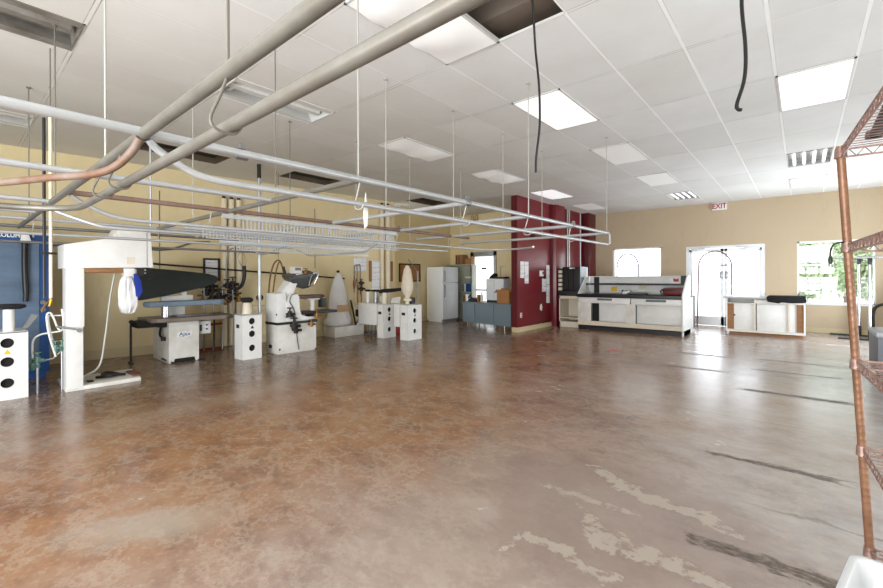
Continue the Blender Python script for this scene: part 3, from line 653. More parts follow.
t = puff_cabinet(-7.22, 6.42, 6.8, .775, .9, .22, 'wide white puff cabinet carrying two black discs and a black sleeve board')
for k, (xx, r, sx) in enumerate(((-7.98, .085, 1), (-7.70, .14, 1))):
    b = MB(); b.lathe([(0, 0), (.05, 0), (.045, .27), (0, .27)], (xx, 6.6, .775)); b.build('pad_stem', 'white' if k == 0 else 'steel', t); pad(t, 'round_pad', (xx, 6.6, 1.07), r, 1, .7, .05)
b = MB(); b.lathe([(0, 0), (.065, 0), (.06, .28), (0, .28)], (-7.36, 6.58, .775)); b.build('pad_stem', 'cream', t)
b = MB(); b.tube([(-7.46, 6.50, 1.055), (-7.38, 6.54, 1.065), (-7.2, 6.65, 1.085), (-7.0, 6.78, 1.11), (-6.94, 6.83, 1.115)], [.03, .05, .045, .035, .018], 14); b.build('sleeve_pad', 'black_pad', t)
b = MB(); b.prism([(-7.95, .78), (-7.6, .78), (-7.5, .95), (-8.0, .93)], 'y', 6.76, 6.775); b.prism([(-7.35, .78), (-7.05, .78), (-7.0, .94), (-7.3, .9)], 'y', 6.76, 6.775); b.build('splash_guard', 'white_worn', t)
t = puff_cabinet(-6.53, 6.52, 6.95, .78, .45, .26, 'small white puff cabinet topped by a tall cream sleeve form')
b = MB(); b.lathe([(0, 0), (.045, 0), (.045, .06), (.09, .075), (.09, .12), (.055, .15), (.05, .2), (0, .2)], (-6.75, 6.72, .78), 24); b.build('pad_stem', 'cream', t)
b = MB(); b.lathe([(0, 0), (.08, .01), (.135, .13), (.14, .2), (.115, .4), (.085, .58), (.03, .68), (0, .69)], (-6.75, 6.72, .97), 20); b.build('sleeve_form', 'cream_cloth', t)
b = MB(); b.box(-6.85, -6.7, 6.80, 6.93, .78, .93, .03); b.build('control_knob', 'black', t)

# tall white C-frame press at the left
x = -6.76
t = thing('form_press', (x - .1, 1.3, 0), 'tall white press with overhanging head, single column and long flat foot', 'press')
b = MB(); b.prism([(.93, .03), (1.09, .03), (1.09, 1.52), (.93, 1.52)], 'x', x - .24, x, .006); b.box(x - .02, x + .012, 1.0, 1.1, .78, 1.5, .006); b.build('column', 'white', t)
b = MB(); b.prism([(x - .26, .02), (x - .36, .22), (x - .38, .95), (x - .26, 1.1)], 'y', .95, 1.07); b.build('rear_cover', 'steel', t)
b = MB(); b.prism([(.91, 1.50), (1.83, 1.525), (1.80, 2.02), (1.45, 2.03), (1.38, 1.90), (.91, 1.79)], 'x', x - .42, x + .01, .008); hd = b.build('head', 'white', t)
b = MB(); b.box(x + .01, x + .014, 1.53, 1.62, 1.57, 1.66); b.build('maker_plate', 'cream', hd)
b = MB(); b.box(x + .008, x + .013, 1.755, 1.762, 1.54, 2.0); b.build('panel_seam', 'grey_dirty', hd)
b = MB(); b.box(x - .3, x + .0, 1.10, 1.52, 1.45, 1.505, .01); b.build('wooden_block', 'wood', t)
b = MB(); b.prism([(x, .92), (x - .01, 1.69), (x - .74, 1.76), (x - .74, .95)], 'z', .0, .05, .006); b.build('foot', 'white_worn', t)
b = MB(); b.tube(spline([(x - .36, 1.28, .065), (x - .22, 1.40, .085), (x - .38, 1.52, .07), (x - .5, 1.42, .09), (x - .3, 1.34, .10), (x - .28, 1.58, .07)]), .018, 8); b.box(x - .26, x - .16, 1.16, 1.22, .05, .065); b.build('foot_pedal', 'dark_metal', t)
b = MB(); b.box(x - .5, x - .12, 1.63, 1.73, .05, .075, .01); b.build('pedal_plate', mat('worn_red_brown_rubber', (104, 62, 56), .7, var=.2), t)
b = MB(); b.tube(spline([(x - .12, 1.43, 1.44), (x - .13, 1.38, 1.1), (x - .14, 1.33, .6), (x - .14, 1.27, .25), (x - .12, 1.11, .14)]), .012, 8); b.build('drain_tube', 'rod', t)
b = MB(); b.tube([(x - .1, .93, .78), (x - .0, .85, .8), (x + .05, 1.02, .76)], .012, 8); b.cyl((x + .01, 1.05, .74), (x + .04, 1.05, .74), .025, 10); b.build('side_linkage', 'steel', t)
b = MB(); b.box(x - .1, x + .02, 1.5, 1.62, 1.40, 1.51, .008); b.box(x - .08, x, 1.62, 1.75, 1.44, 1.5); b.build('clamp_bracket', 'white', t)
b = MB(); b.box(x - .05, x + .04, 1.64, 1.72, 1.42, 1.51, .01); b.tube(spline([(x, 1.7, 1.47), (x + .02, 1.8, 1.46), (x, 1.84, 1.40), (x - .01, 1.78, 1.36)]), .012, 8); b.build('air_fitting', 'dark_metal', t)
# cloth hanging below the head
t = thing('hanging_cover', (x - .05, 1.62, .98), 'white and blue cloth cover hanging under the tall white press head', 'cloth')
b = MB(); pr = [(.02, 0), (.07, .02), (.115, .12), (.118, .22), (.105, .32), (.08, .44), (.03, .52)]
b.lathe([(0, 0)] + pr + [(0, .53)], (x - .03, 1.555, .91), 28, .6, 1)
for v in b.b.verts:
    a = math.atan2(v.co.y - 1.555, v.co.x - x + .03); v.co.x += .012 * math.sin(7 * a + 6 * v.co.z); v.co.y += .012 * math.sin(5 * a + 9 * v.co.z)
b.build('white_cloth', 'cloth', t, sharp=80)
b = MB(); b.prism([(1.625, 1.14), (1.66, 1.12), (1.70, 1.2), (1.685, 1.33), (1.65, 1.42), (1.60, 1.44)], 'x', x + .025, x + .045, .004); b.build('blue_edge', 'blue_cloth', t)

# long utility press
x = -7.76
t = thing('ironing_press', (x - .3, 2.5, 0), 'long ironing press with raised dark padded head and pale blue board', 'press')
b = MB(); b.box(x - .82, x - .012, 2.32, 2.75, .0, .66, .006); b.prism([(2.315, .66), (2.315, 0), (2.38, 0), (2.40, .07), (2.69, .07), (2.71, 0), (2.76, 0), (2.76, .66)], 'x', x - .012, x + .004); cab = b.build('cabinet', 'white_worn', t)
b = MB(); b.box(x - .01, x + .001, 2.38, 2.72, .0, .065); b.build('toe_shade', 'dark_hole', t)  # dark strip standing in for shade in the toe opening
b = MB(); b.prism([(2.45, .40), (2.64, .42), (2.655, .44), (2.655, .50), (2.64, .515), (2.45, .495), (2.435, .475), (2.435, .415)], 'x', x + .004, x + .007); badge = b.build('badge', 'paper', t)
M['badge_blue'] = mat('badge_blue_ink', (40, 84, 132), .5)
text('badge_lettering', 'Ajax', .085, (x + .008, 2.545, .458), (PI / 2, 0, PI / 2), 'badge_blue', badge, 1.1, .001)
b = MB(); b.box(x + .007, x + .008, 2.46, 2.53, .414, .420); b.box(x + .007, x + .008, 2.57, 2.63, .498, .503); b.build('badge_flourish', 'badge_blue', badge)
b = MB(); P = [(x - .55, 2.02), (x + .06, 2.05), (x + .13, 2.12), (x + .15, 2.2), (x + .27, 3.1), (x + .12, 3.28), (x - .5, 3.3)]
b.prism(P, 'z', .68, .745, .015); b.build('table', mat('worn_grey_brown_table', (132, 122, 112), .5, scale=4, rgb2=(106, 96, 88)), t)
b = MB(); b.prism([(x - .3, 2.45), (x - .02, 2.45), (x - .06, 2.98), (x - .28, 3.0)], 'z', .745, .76); b.build('tray_plate', 'steel', t)
b = MB(); b.cyl((x - .05, 2.28, .745), (x - .05, 2.28, .94), .055, 18); b.build('board_pillar', 'chrome', t)
b = MB(); ol = [(x - .24, 2.02), (x - .05, 1.99), (x + .05, 2.04), (x + .06, 2.14), (x + .02, 2.7), (x - .02, 3.12), (x - .08, 3.22), (x - .16, 3.2), (x - .24, 3.05)]
b.prism(ol, 'z', .92, 1.005, .03); b.build('ironing_board', 'blue_pad', t)
# raised head: a tapered board tipped up, broad face to the room
b = MB(); ho = [(1.80, 1.08), (1.94, 1.03), (2.3, 1.09), (2.9, 1.22), (3.10, 1.28), (3.18, 1.35), (3.15, 1.42), (3.02, 1.46), (2.5, 1.52), (2.0, 1.56), (1.82, 1.52)]
b.prism(ho, 'x', -.06, .06, .035)
for v in b.b.verts: v.co.x += x - .18 - (v.co.z - 1.2) * .55
b.build('padded_head', 'green_pad', t)
b = MB(); b.box(x - .34, x - .22, 2.28, 2.75, 1.0, 1.09, .01); b.box(x - .32, x - .24, 2.36, 2.42, 1.05, 1.2, .01); b.box(x - .32, x - .24, 2.58, 2.66, 1.05, 1.22, .01); b.box(x - .42, x - .3, 2.4, 2.65, .70, 1.05, .01); b.build('head_yoke', 'white', t)
b = MB(); b.box(x - .25, x - .10, 2.79, 2.99, .42, .64, .008); cb = b.build('control_box', 'white', t)
b = MB(); b.box(x - .10, x - .085, 2.81, 2.84, .47, .58, .003); b.cyl((x - .1, 2.92, .5), (x - .08, 2.92, .5), .014, 10); b.cyl((x - .1, 2.92, .57), (x - .08, 2.92, .57), .014, 10); b.build('push_buttons', 'black', cb)
b = MB(); b.tube(spline([(x - .3, 2.32, .65), (x - .28, 2.28, .55), (x - .2, 2.25, .45), (x - .15, 2.28, .40)]), .018, 8); b.box(x - .32, x - .1, 2.2, 2.34, .58, .69, .02); b.cyl((x - .15, 2.28, .36), (x - .15, 2.28, .42), .035, 12); b.build('steam_trap', 'dark_metal', t)
b = MB(); b.box(x - .45, x - .05, 1.9, 2.25, .6, .70, .02); b.tube([(x - .2, 2.0, .62), (x - .1, 1.88, .66), (x - .05, 1.82, .72)], .03, 8); b.build('hinge_mechanism', 'dark_hole', t)
b = MB(); b.cyl((x - .52, 1.93, .02), (x - .52, 1.93, .62), .017, 8); b.box(x - .60, x - .44, 1.91, 1.95, 0, .02); b.build('rear_leg', 'black', t)
b = MB(); b.cyl((x - .45, 3.18, .02), (x - .45, 3.18, .70), .017, 8); b.build('rear_leg', 'black', t)
b = MB(); b.tube([(x - .3, 2.3, .05), (x + .05, 2.36, .012)], .015, 6); b.box(x - .62, x - .02, 2.75, 2.8, 0, .02); b.box(x - .03, x + .06, 2.74, 2.84, 0, .015); b.build('floor_bracket', 'dark_metal', t)

# valve cluster with hoses on the wall
t = thing('valve_cluster', (-8.45, 3.36, 0), 'cluster of dark steam valves on thin pipes beside the long ironing press', 'valves')
def valve(b, x, y, z, s=1., d=0):
    b.lathe([(0, -.05 * s), (.03 * s, -.045 * s), (.035 * s, 0), (.03 * s, .045 * s), (0, .05 * s)], (x, y, z), 10)
    b.cyl((x - .06 * s, y - .03 * s, z), (x + .06 * s, y + .05 * s, z), .02 * s, 8); b.cyl((x, y, z + .05 * s), (x, y, z + .09 * s), .012 * s, 8); b.lathe([(0, .085 * s), (.045 * s, .088 * s), (.045 * s, .1 * s), (0, .105 * s)], (x, y, z), 10)
for k in range(19):
    b = MB(); xx = -8.5 + random.uniform(-.02, .22); yy = 3.10 + .58 * (k / 18); zz = 1.13 + random.uniform(-.1, .13) if k % 3 else .98 + random.uniform(-.06, .06)
    valve(b, xx, yy, zz, random.uniform(1., 1.5)); b.build('valve', 'dark_metal' if k % 6 else 'brass', t)
b = MB()
for k, (y, z) in enumerate(((3.1, 1.2), (3.25, 1.15), (3.4, 1.2), (3.58, 1.15))): b.tube([(-8.48 + .04 * k, y, .02), (-8.48 + .04 * k, y + .02, .6), (-8.46 + .03 * k, y, z)], .013, 8)
b.tube([(-8.5, 3.0, 1.06), (-8.4, 3.7, 1.06)], .018, 8); b.tube([(-8.5, 3.05, 1.2), (-8.42, 3.65, 1.22)], .015, 8); b.build('pipework', 'steel', t)
b = MB(); b.tube(spline([(-8.42, 3.48, 1.2), (-8.44, 3.5, 1.7), (-8.4, 3.55, 1.93), (-8.37, 3.7, 1.95), (-8.36, 3.76, 1.9)]), .013, 8); b.tube(spline([(-8.36, 3.74, 1.9), (-8.36, 3.68, 1.8), (-8.36, 3.72, 1.66), (-8.36, 3.80, 1.6), (-8.36, 3.84, 1.74), (-8.36, 3.76, 1.9)]), .006, 6); b.build('hose_hanger', 'steel', t)
b = MB(); b.tube(spline([(-8.36, 3.80, 1.62), (-8.36, 3.80, 1.4), (-8.37, 3.74, 1.22), (-8.4, 3.6, 1.14), (-8.42, 3.5, 1.12)]), .034, 12); b.build('flexible_hose', 'black', t)
t = thing('red_stand', (-8.5, 3.0, 0), 'low red and grey steel stand on the floor beside the long ironing press', 'stand')
b = MB(); b.tube([(-8.66, 2.86, .03), (-8.60, 3.5, .03)], .022, 8); b.tube([(-8.66, 2.95, .48), (-8.6, 3.5, .50)], .02, 8); b.tube([(-8.66, 2.96, .03), (-8.66, 2.95, .48)], .018, 8); b.build('red_frame', 'red', t)
for y in (3.02, 3.1):
    b = MB(); b.cyl((-8.64, y, .03), (-8.65, y - .02, .46), .02, 8); b.build('upright', 'galv', t)

# mushroom press
x = -7.13
t = thing('mushroom_press', (x - .25, 4.25, 0), 'white mushroom press with curved arm and raised grey head', 'press')
b = MB(); b.box(x - .42, x, 3.83, 4.62, .03, .53, .008); b.box(x - .40, x - .02, 3.85, 4.60, 0, .03); b.build('base_cabinet', 'white_worn', t)
b = MB(); b.box(x - .43, x + .012, 3.82, 4.64, .53, .575, .006); b.build('joint_band', 'black', t)
b = MB(); b.prism([(3.82, .575), (3.82, 1.10), (3.98, 1.11), (4.02, .9), (4.05, .575)], 'x', x - .42, x - .0, .012); b.build('rear_housing', 'white', t)
b = MB(); b.prism([(3.90, 1.1), (3.98, 1.12), (4.05, 1.22), (4.16, 1.36), (4.27, 1.45), (4.42, 1.46), (4.44, 1.42), (4.36, 1.36), (4.26, 1.25), (4.21, 1.12), (4.17, .98), (4.0, .9), (3.9, .9)], 'x', x - .34, x - .08, .015); b.build('arm', 'white', t)
b = MB(); b.prism([(4.0, .575), (3.99, .9), (4.05, 1.0), (4.09, 1.06), (4.15, 1.095), (4.22, 1.085), (4.265, 1.03), (4.27, .9), (4.28, .76), (4.33, .68), (4.42, .645), (4.55, .64), (4.58, .62), (4.56, .575)], 'x', x - .36, x + .008, .015); b.build('body', 'white', t)
b = MB(); b.tube(spline([(x + .014, 4.2, 1.09), (x + .014, 4.1, 1.06), (x + .02, 4.06, .95), (x + .02, 4.12, .84), (x + .022, 4.16, .72), (x + .02, 4.17, .55), (x + .018, 4.2, .3), (x + .018, 4.24, .05)]), .007, 6); b.build('air_line', 'black', t)
b = MB(); ho = [(-.28, -.0), (-.15, -.13), (.05, -.18), (.18, -.16), (.29, .05), (.32, .12), (.26, .14), (-.1, .09), (-.26, .05)]
b.prism(ho, 'x', -.14, .14, .03); b.xform(Matrix.Translation((x - .2, 4.36, 1.37)) @ Matrix.Rotation(.25, 4, 'Y')); b.build('press_head', mat('grey_cast_head', (96, 98, 98), .45, .4, scale=6, rgb2=(70, 72, 72)), t)
b = MB(); b.tube(spline([(x - .03, 4.5, 1.22), (x + .0, 4.56, 1.25), (x + .0, 4.66, 1.43), (x - .02, 4.65, 1.49), (x - .05, 4.58, 1.45), (x - .04, 4.51, 1.32), (x - .03, 4.49, 1.23)]), .012, 8); b.build('head_rim', 'chrome', t)
b = MB(); b.box(x - .28, x - .12, 4.22, 4.40, 1.46, 1.59, .012); cb = b.build('control_box', 'white_worn', t)
b = MB(); b.box(x - .12, x - .115, 4.25, 4.37, 1.52, 1.57); b.build('display', 'grey_plastic', cb)
b = MB(); valve(b, x - .12, 4.47, 1.45, 1.1); b.tube([(x - .15, 4.4, 1.43), (x - .1, 4.5, 1.40), (x - .1, 4.56, 1.32)], .02, 8); b.build('head_linkage', 'brass', t)
b = MB(); b.prism([(x - .36, 4.26), (x + .0, 4.26), (x + .04, 4.45), (x + .02, 4.72), (x - .05, 4.85), (x - .2, 4.87), (x - .32, 4.76)], 'z', .985, 1.05, .025); b.build('buck_pad', 'brown_pad', t)
b = MB(); b.prism([(x - .26, 4.5), (x - .08, 4.5), (x - .05, 4.85), (x - .2, 4.88)], 'z', .955, .99); b.cyl((x - .16, 4.64, .70), (x - .16, 4.64, .96), .05, 14); b.build('buck_pillar', 'white_worn', t)
b = MB(); b.box(x - .12, x - .02, 4.74, 4.86, .80, .98, .01); b.build('solenoid_box', 'black', t)
b = MB(); b.box(x - .3, x + .04, 4.30, 5.08, .69, .745, .012); b.box(x - .2, x - .04, 4.5, 4.62, .64, .70); b.build('work_shelf', 'black', t)
for k, (yy, zz, s) in enumerate(((4.04, .72, 1.2), (4.12, .50, 1.5), (4.16, .42, 1.3), (4.48, .5, 1.0), (4.6, .66, 1.))):
    b = MB(); valve(b, x + .055, yy, zz, s); b.build('valve', 'dark_metal' if k < 3 else 'brass', t)
b = MB(); b.tube(spline([(x + .03, 3.98, .66), (x + .05, 4.05, .74), (x + .07, 4.13, .60), (x + .06, 4.1, .45), (x + .07, 4.2, .40)]), .018, 8); b.build('valve_pipe', 'dark_metal', t)
b = MB(); b.cyl((x - .02, 3.83, .72), (x - .02, 3.819, .72), .02, 10); b.cyl((x, 3.87, .09), (x + .006, 3.87, .09), .018, 10); b.box(x - .3, x - .2, 3.822, 3.832, .1, .16); b.build('bolts', 'black', t)
# hoses looped above it
t = thing('hose_bundle', (-7.9, 4.15, 1.0), 'looped tan and black hoses hanging behind the mushroom press', 'hose')
b = MB(); b.tube(spline([(-7.75, 3.98, 1.05), (-7.75, 4.02, 1.4), (-7.75, 4.1, 1.66), (-7.75, 4.2, 1.72), (-7.75, 4.26, 1.62), (-7.75, 4.3, 1.45)]), .016, 8); b.tube(spline([(-7.72, 4.05, 1.05), (-7.72, 4.1, 1.4), (-7.72, 4.17, 1.66), (-7.72, 4.23, 1.68)]), .014, 8); b.build('tan_hose', 'tan_hose', t)
b = MB(); b.tube(spline([(-7.7, 4.26, 1.6), (-7.7, 4.3, 1.45), (-7.7, 4.36, 1.25), (-7.7, 4.42, 1.15)]), .026, 10); b.build('black_hose', 'black', t)
b = MB(); b.cyl((-7.75, 4.19, 1.72), (-7.75, 4.19, HC), .005, 6); b.build('hook', 'steel', t)
t = thing('air_gauge', (-8.0, 3.9, .8), 'small black round gauge on a pipe behind the cabinet by the steel post', 'gauge')
b = MB(); b.lathe([(0, -.03), (.06, -.03), (.065, 0), (.06, .03), (0, .03)], (0, 0, 0), 20); b.xform(Matrix.Translation((-7.97, 3.92, 1.0)) @ Matrix.Rotation(PI / 2, 4, 'Y')); b.build('dial', 'black', t)
b = MB(); b.cyl((-7.99, 3.92, 0), (-7.99, 3.92, .95), .018, 8); b.box(-8.12, -7.9, 3.86, 4.1, .72, .84, .02); b.build('stem', 'cream_pipe', t)

# form finisher with white bag
t = thing('form_finisher', (-8.75, 6.15, 0), 'form finisher with tapered white cloth bag on a low grey platform', 'form finisher')
b = MB(); b.prism([(-8.14, 5.76), (-8.16, 6.62), (-8.54, 6.62), (-8.63, 5.78)], 'z', 0, .24, .01); b.build('platform', 'white_worn', t)
cx, cy = -8.37, 6.02
b = MB(); b.lathe([(0, 0), (.30, .0), (.36, .06), (.37, .16), (.30, .25), (.27, .32), (.26, .5), (.235, .75), (.18, 1.0), (.11, 1.22), (.05, 1.34), (.0, 1.36)], (cx, cy, .24), 32, .6, 1)
for v in b.b.verts: v.co.z = .24 + (v.co.z - .24) * .93
for v in b.b.verts:
    a = math.atan2(v.co.y - cy, v.co.x - cx); k = 1 if v.co.z < .55 else .35
    v.co.x += k * .018 * math.sin(6 * a + 14 * v.co.z); v.co.y += k * .018 * math.sin(8 * a + 20 * v.co.z)
b.build('cloth_bag', 'cloth', t, sharp=80, sub=1)
b = MB(); b.box(cx + .150, cx + .168, cy - .13, cy + .18, .58, .74, .004); b.build('scorched_band', mat('yellowed_cloth', (206, 176, 140), .9, scale=8, rgb2=(186, 148, 106)), t)
b = MB(); b.lathe([(0, 0), (.035, .01), (.04, .05), (0, .07)], (cx, cy, 1.495), 12); b.build('top_knob', 'dark_metal', t)
b = MB(); b.tube([(cx + .2, cy + .36, .24), (cx + .2, cy + .28, .6), (cx + .19, cy + .22, .85)], .022, 8); b.build('clamp_post', 'dark_metal', t)
b = MB(); b.tube([(cx + .19, cy + .42, .25), (cx + .19, cy + .50, .54), (cx + .19, cy + .45, .66)], .024, 8); b.tube([(cx + .19, cy + .50, .54), (cx + .19, cy + .54, .68)], .022, 8); b.build('sleeve_clamp', 'chrome', t)
b = MB(); b.tube(spline([(-8.3, 6.5, .26), (-8.28, 6.56, .36), (-8.3, 6.6, .30), (-8.28, 6.52, .26), (-8.26, 6.6, .42), (-8.3, 6.62, .5)]), .02, 8); b.box(-8.4, -8.28, 6.54, 6.64, .42, .60, .03); b.build('hose_coil', 'dark_metal', t)
# wall hooks with hoses
t = thing('hose_rack', (leftwall(6.5) + .06, 6.5, 1.0), 'bent pipe rack hung with orange hose on the cream wall', 'hose rack')
w = leftwall(6.6) + .07
b = MB(); b.tube(spline([(w, 6.60, 1.0), (w, 6.60, 1.5), (w, 6.61, 1.66), (w, 6.66, 1.70), (w, 6.74, 1.70), (w, 6.79, 1.65), (w, 6.79, .95)]), .011, 8); b.tube([(w, 6.69, 1.69), (w, 6.69, 1.1)], .011, 8); b.build('pipe_frame', 'dark_rod', t)
b = MB(); b.tube(spline([(w + .02, 6.60, 1.4), (w + .03, 6.55, 1.25), (w + .03, 6.57, 1.1), (w + .03, 6.62, 1.25), (w + .02, 6.65, 1.35)]), .013, 8); b.tube(spline([(w + .02, 6.7, 1.2), (w + .03, 6.67, .9), (w + .03, 6.71, .7), (w + .03, 6.79, .75), (w + .02, 6.80, 1.1)]), .013, 8); b.build('orange_hose', 'orange_hose', t)
b = MB(); valve(b, w + .03, 6.81, 1.1, 1.2); valve(b, w + .03, 6.80, 1.25, 1.); b.build('valve', 'dark_metal', t)

# blue dry-cleaning machine
x = -8.03
t = thing('dry_cleaning_machine', (x - .3, .0, 0), 'large blue dry-cleaning machine with grey-blue panel cut by the photo edge', 'dry-cleaning machine')
b = MB(); b.box(x - .7, x, -1.6, .93, .08, 2.02, .01); b.box(x - .68, x - .04, -1.58, .9, 0, .08); b.build('casing', 'blue', t)
b = MB(); b.box(x, x + .012, -1.5, .825, .12, 1.90, .004); b.build('door_panel', 'blue_grey', t)
text('maker_lettering', 'COLUMBIA', .075, (x + .002, .575, 1.957), (PI / 2, 0, PI / 2), 'paper', t, .86, .002)
b = MB(); b.tube(spline([(x + .05, .68, 1.86), (x + .05, .68, 1.5), (x + .05, .69, 1.2), (x + .05, .685, 1.07)]), [.033] * 13 + [.028] * 6, 12); b.build('black_hose', 'black', t)
b = MB(); b.prism([(.625, 1.86), (.745, 1.86), (.715, 1.97), (.655, 1.97)], 'x', x + .013, x + .10, .006); b.build('lamp_bracket', 'white', t)
b = MB(); b.cyl((x, .86, .95), (x + .04, .86, .95), .03, 12); b.cyl((x, .86, 1.05), (x + .04, .86, 1.05), .03, 12); b.build('gauge', 'steel', t)
t = thing('steam_hose_set', (-6.95, .8, 0), 'white looped steam hoses with green valves between cabinet and tall press', 'steam hose')
X = -6.98
b = MB(); b.tube(spline([(X, .66, .38), (X, .66, .62), (X, .72, .70), (X, .85, .72), (X, .92, .74), (X, .935, .85), (X, .92, 1.0)]), .010, 8); b.tube(spline([(X + .02, .86, .42), (X + .02, .80, .7), (X + .02, .78, .92), (X + .02, .81, .96), (X + .02, .84, .9), (X + .02, .875, .78), (X + .02, .90, .74)]), .010, 8); b.tube(spline([(X - .02, .87, .44), (X - .02, .83, .66), (X - .02, .80, .9), (X - .02, .84, .92), (X - .02, .92, .92)]), .009, 8); b.build('hose', 'white', t)
for yy, zz in ((.70, .40), (.66, .33), (.92, .52), (.86, .52)):
    b = MB(); valve(b, X, yy, zz, .95); b.build('valve', 'green_metal', t)
b = MB(); b.tube([(X, .64, .36), (X, .84, .40), (X, .95, .52)], .012, 8); b.cyl((X, .70, 0), (X, .70, .38), .014, 8); b.cyl((X, .92, 0), (X, .92, .5), .012, 8); b.build('pipe', 'steel', t)
# ------------------------------------------------------------------ notices on the long wall
def notice(name, y0, y1, z0, z1, label, cat, m='sheet', frame=None, group=None):
    t = thing(name, (leftwall(y0), y0, z0), label, cat, group)
    b = MB(); wslab(b, y0, y1, z0, z1, .003, .012); b.build('sheet', m, t)
    if frame:
        b = MB(); f = .035
        for a in ((y0 - f, y0, z0 - f, z1 + f), (y1, y1 + f, z0 - f, z1 + f), (y0, y1, z0 - f, z0), (y0, y1, z1, z1 + f)): wslab(b, *a, .0, .025)
        b.build('frame', frame, t)
    return t
notice('framed_notice', 3.30, 3.525, 1.36, 1.74, 'black framed white notice on the cream wall over the long ironing press', 'notice', 'sheet', 'black')
notice('wall_paper', 6.64, 7.0, 1.55, 1.89, 'pale bluish sheet pinned above the orange hose rack', 'paper')
notice('poster', 7.17, 7.42, 1.0, 1.83, 'long narrow printed poster beside the tall cream riser pipe', 'poster')
notice('wall_panel', 7.08, 7.165, 1.28, 1.82, 'narrow brown wooden board at the poster edge nearer the white cloth bag', 'board', 'wood')
notice('wall_panel', 7.70, 7.84, 1.28, 1.82, 'narrow brown wooden board between thick cream riser and cork board', 'board', 'wood')
notice('cork_board', 8.76, 9.6, 1.29, 1.77, 'brown cork board in a dark frame on the cream wall left of the fridge', 'cork board', 'cork', 'dark_metal')
b = MB(); y = YD - .03; b.box(-8.25, -7.93, y - .02, YD, 3.20, 3.24); b.tube([(-8.22, y, 3.24), (-8.2, y, 3.39), (-8.13, y, 3.39), (-8.12, y, 3.24)], .012, 6); b.tube([(-8.06, y, 3.24), (-8.04, y, 3.40), (-7.97, y, 3.40), (-7.96, y, 3.24)], .012, 6)
tag(b.build('wall_bracket', 'brass'), 'small brassy bracket fixed high on the cream wall', 'bracket')
b = MB(); b.cyl((-7.75, 8.1, .01), (-7.75, 8.1, 1.55), .02, 8); b.lathe([(0, 0), (.12, 0), (.12, .02), (0, .03)], (-7.75, 8.1, 0), 16); b.tube([(-7.75, 8.1, 1.53), (-7.85, 7.85, 1.86)], .012, 6)
tag(b.build('floor_stand', 'steel'), 'slim grey pole standing in front of the cork board', 'pole')
b = MB(); b.box(-7.9, -7.5, 7.0, 7.45, 0, .32, .03); tag(b.build('storage_box', 'red'), 'reddish box on the floor between the two puff cabinets', 'box')
# ------------------------------------------------------------------ fridge, shelving, desk
t = thing('fridge', (-8.75, 10.2, 0), 'white two-door fridge freezer against the cream wall', 'fridge')
b = MB(); b.box(-9.06, -8.42, 9.88, 10.62, .05, 1.71, .015); b.box(-9.0, -8.45, 9.9, 10.6, 0, .06); b.xform(Matrix.Translation((0, 0, 0))); b.build('cabinet', 'fridge', t)
b = MB(); b.box(-8.415, -8.365, 9.862, 10.618, 1.22, 1.705, .012); f = b.build('freezer_door', 'fridge', t)
b = MB(); b.tube([(-8.37, 9.93, 1.27), (-8.34, 9.93, 1.30), (-8.34, 9.93, 1.55), (-8.37, 9.93, 1.58)], .014, 8); b.build('handle', 'grey_dirty', f)
b = MB(); b.box(-8.415, -8.365, 9.862, 10.618, .09, 1.205, .012); f = b.build('fridge_door', 'fridge', t)
b = MB(); b.tube([(-8.37, 9.93, .78), (-8.34, 9.93, .81), (-8.34, 9.93, 1.12), (-8.37, 9.93, 1.15)], .014, 8); b.build('handle', 'grey_dirty', f)
b = MB(); b.box(-8.43, -8.38, 9.88, 10.6, .02, .085); b.build('kick_grille', 'grey_plastic', t)
t = thing('shelving_unit', (-8.5, 11.0, 0), 'beige metal shelving unit between the fridge and the rear door', 'shelving')
x0, x1, y0, y1 = -9.06, -8.02, 10.90, 11.13
for xx in (x0, x1 - .03):
    b = MB(); b.box(xx, xx + .03, y0, y1, 0, 1.80); b.build('side_panel', 'beige_metal', t)
b = MB(); b.box(x0, x1, y1 - .01, y1, .05, 1.80); b.build('back_panel', 'beige_metal', t)
for z in (.08, .53, .89, 1.33, 1.78):
    b = MB(); b.box(x0 + .03, x1 - .03, y0, y1 - .01, z, z + .025); b.build('shelf', 'beige_metal', t)
for xx, h, w, m, l in ((-8.44, .24, .06, 'grey_plastic', 'pale grey'), (-8.37, .26, .06, 'paper', 'white'), (-8.30, .26, .09, 'blue', 'dark blue'), (-8.20, .27, .1, 'blue', 'wider dark blue')):
    b = MB(); b.box(xx, xx + w, y0 + .03, y1 - .02, .917, .917 + h, .006); tag(b.build('binder', m), l + ' binder standing on the shelving beside the fridge', 'binder', 'binders on the beige shelving')
for z, xx, w, h, m, l in ((1.357, -8.34, .2, .05, 'paper', 'low white tray on the shelf above the binders'), (.557, -8.42, .16, .24, 'card', 'small brown carton on the shelf below the binders'), (.557, -8.22, .14, .17, 'grey_plastic', 'small grey carton on the shelf below the binders'), (.107, -8.42, .16, .24, 'red_bag', 'dark red box on the bottom shelf beside the fridge'), (.107, -8.22, .15, .2, 'paper', 'white box on the bottom shelf beside the fridge')):
    b = MB(); b.box(xx, xx + w, y0 + .03, y1 - .02, z, z + h, .008); b.box(xx - .003, xx + w + .003, y0 + .027, y1 - .017, z + h * .75, z + h + .003, .004); tag(b.build('small_box', m), l, 'box')
t = thing('carton', (-8.55, 10.9, 1.805), 'brown and black case on top of the beige shelving unit', 'box')
b = MB(); b.box(-8.72, -8.36, y0 + .02, y1 - .02, 1.806, 2.12, .008); b.build('body', 'wood', t)
for a in (-8.69, -8.58, -8.41):
    b = MB(); b.box(a, a + .03, y0 + .015, y0 + .02, 1.81, 2.11); b.build('strap', 'black', t)
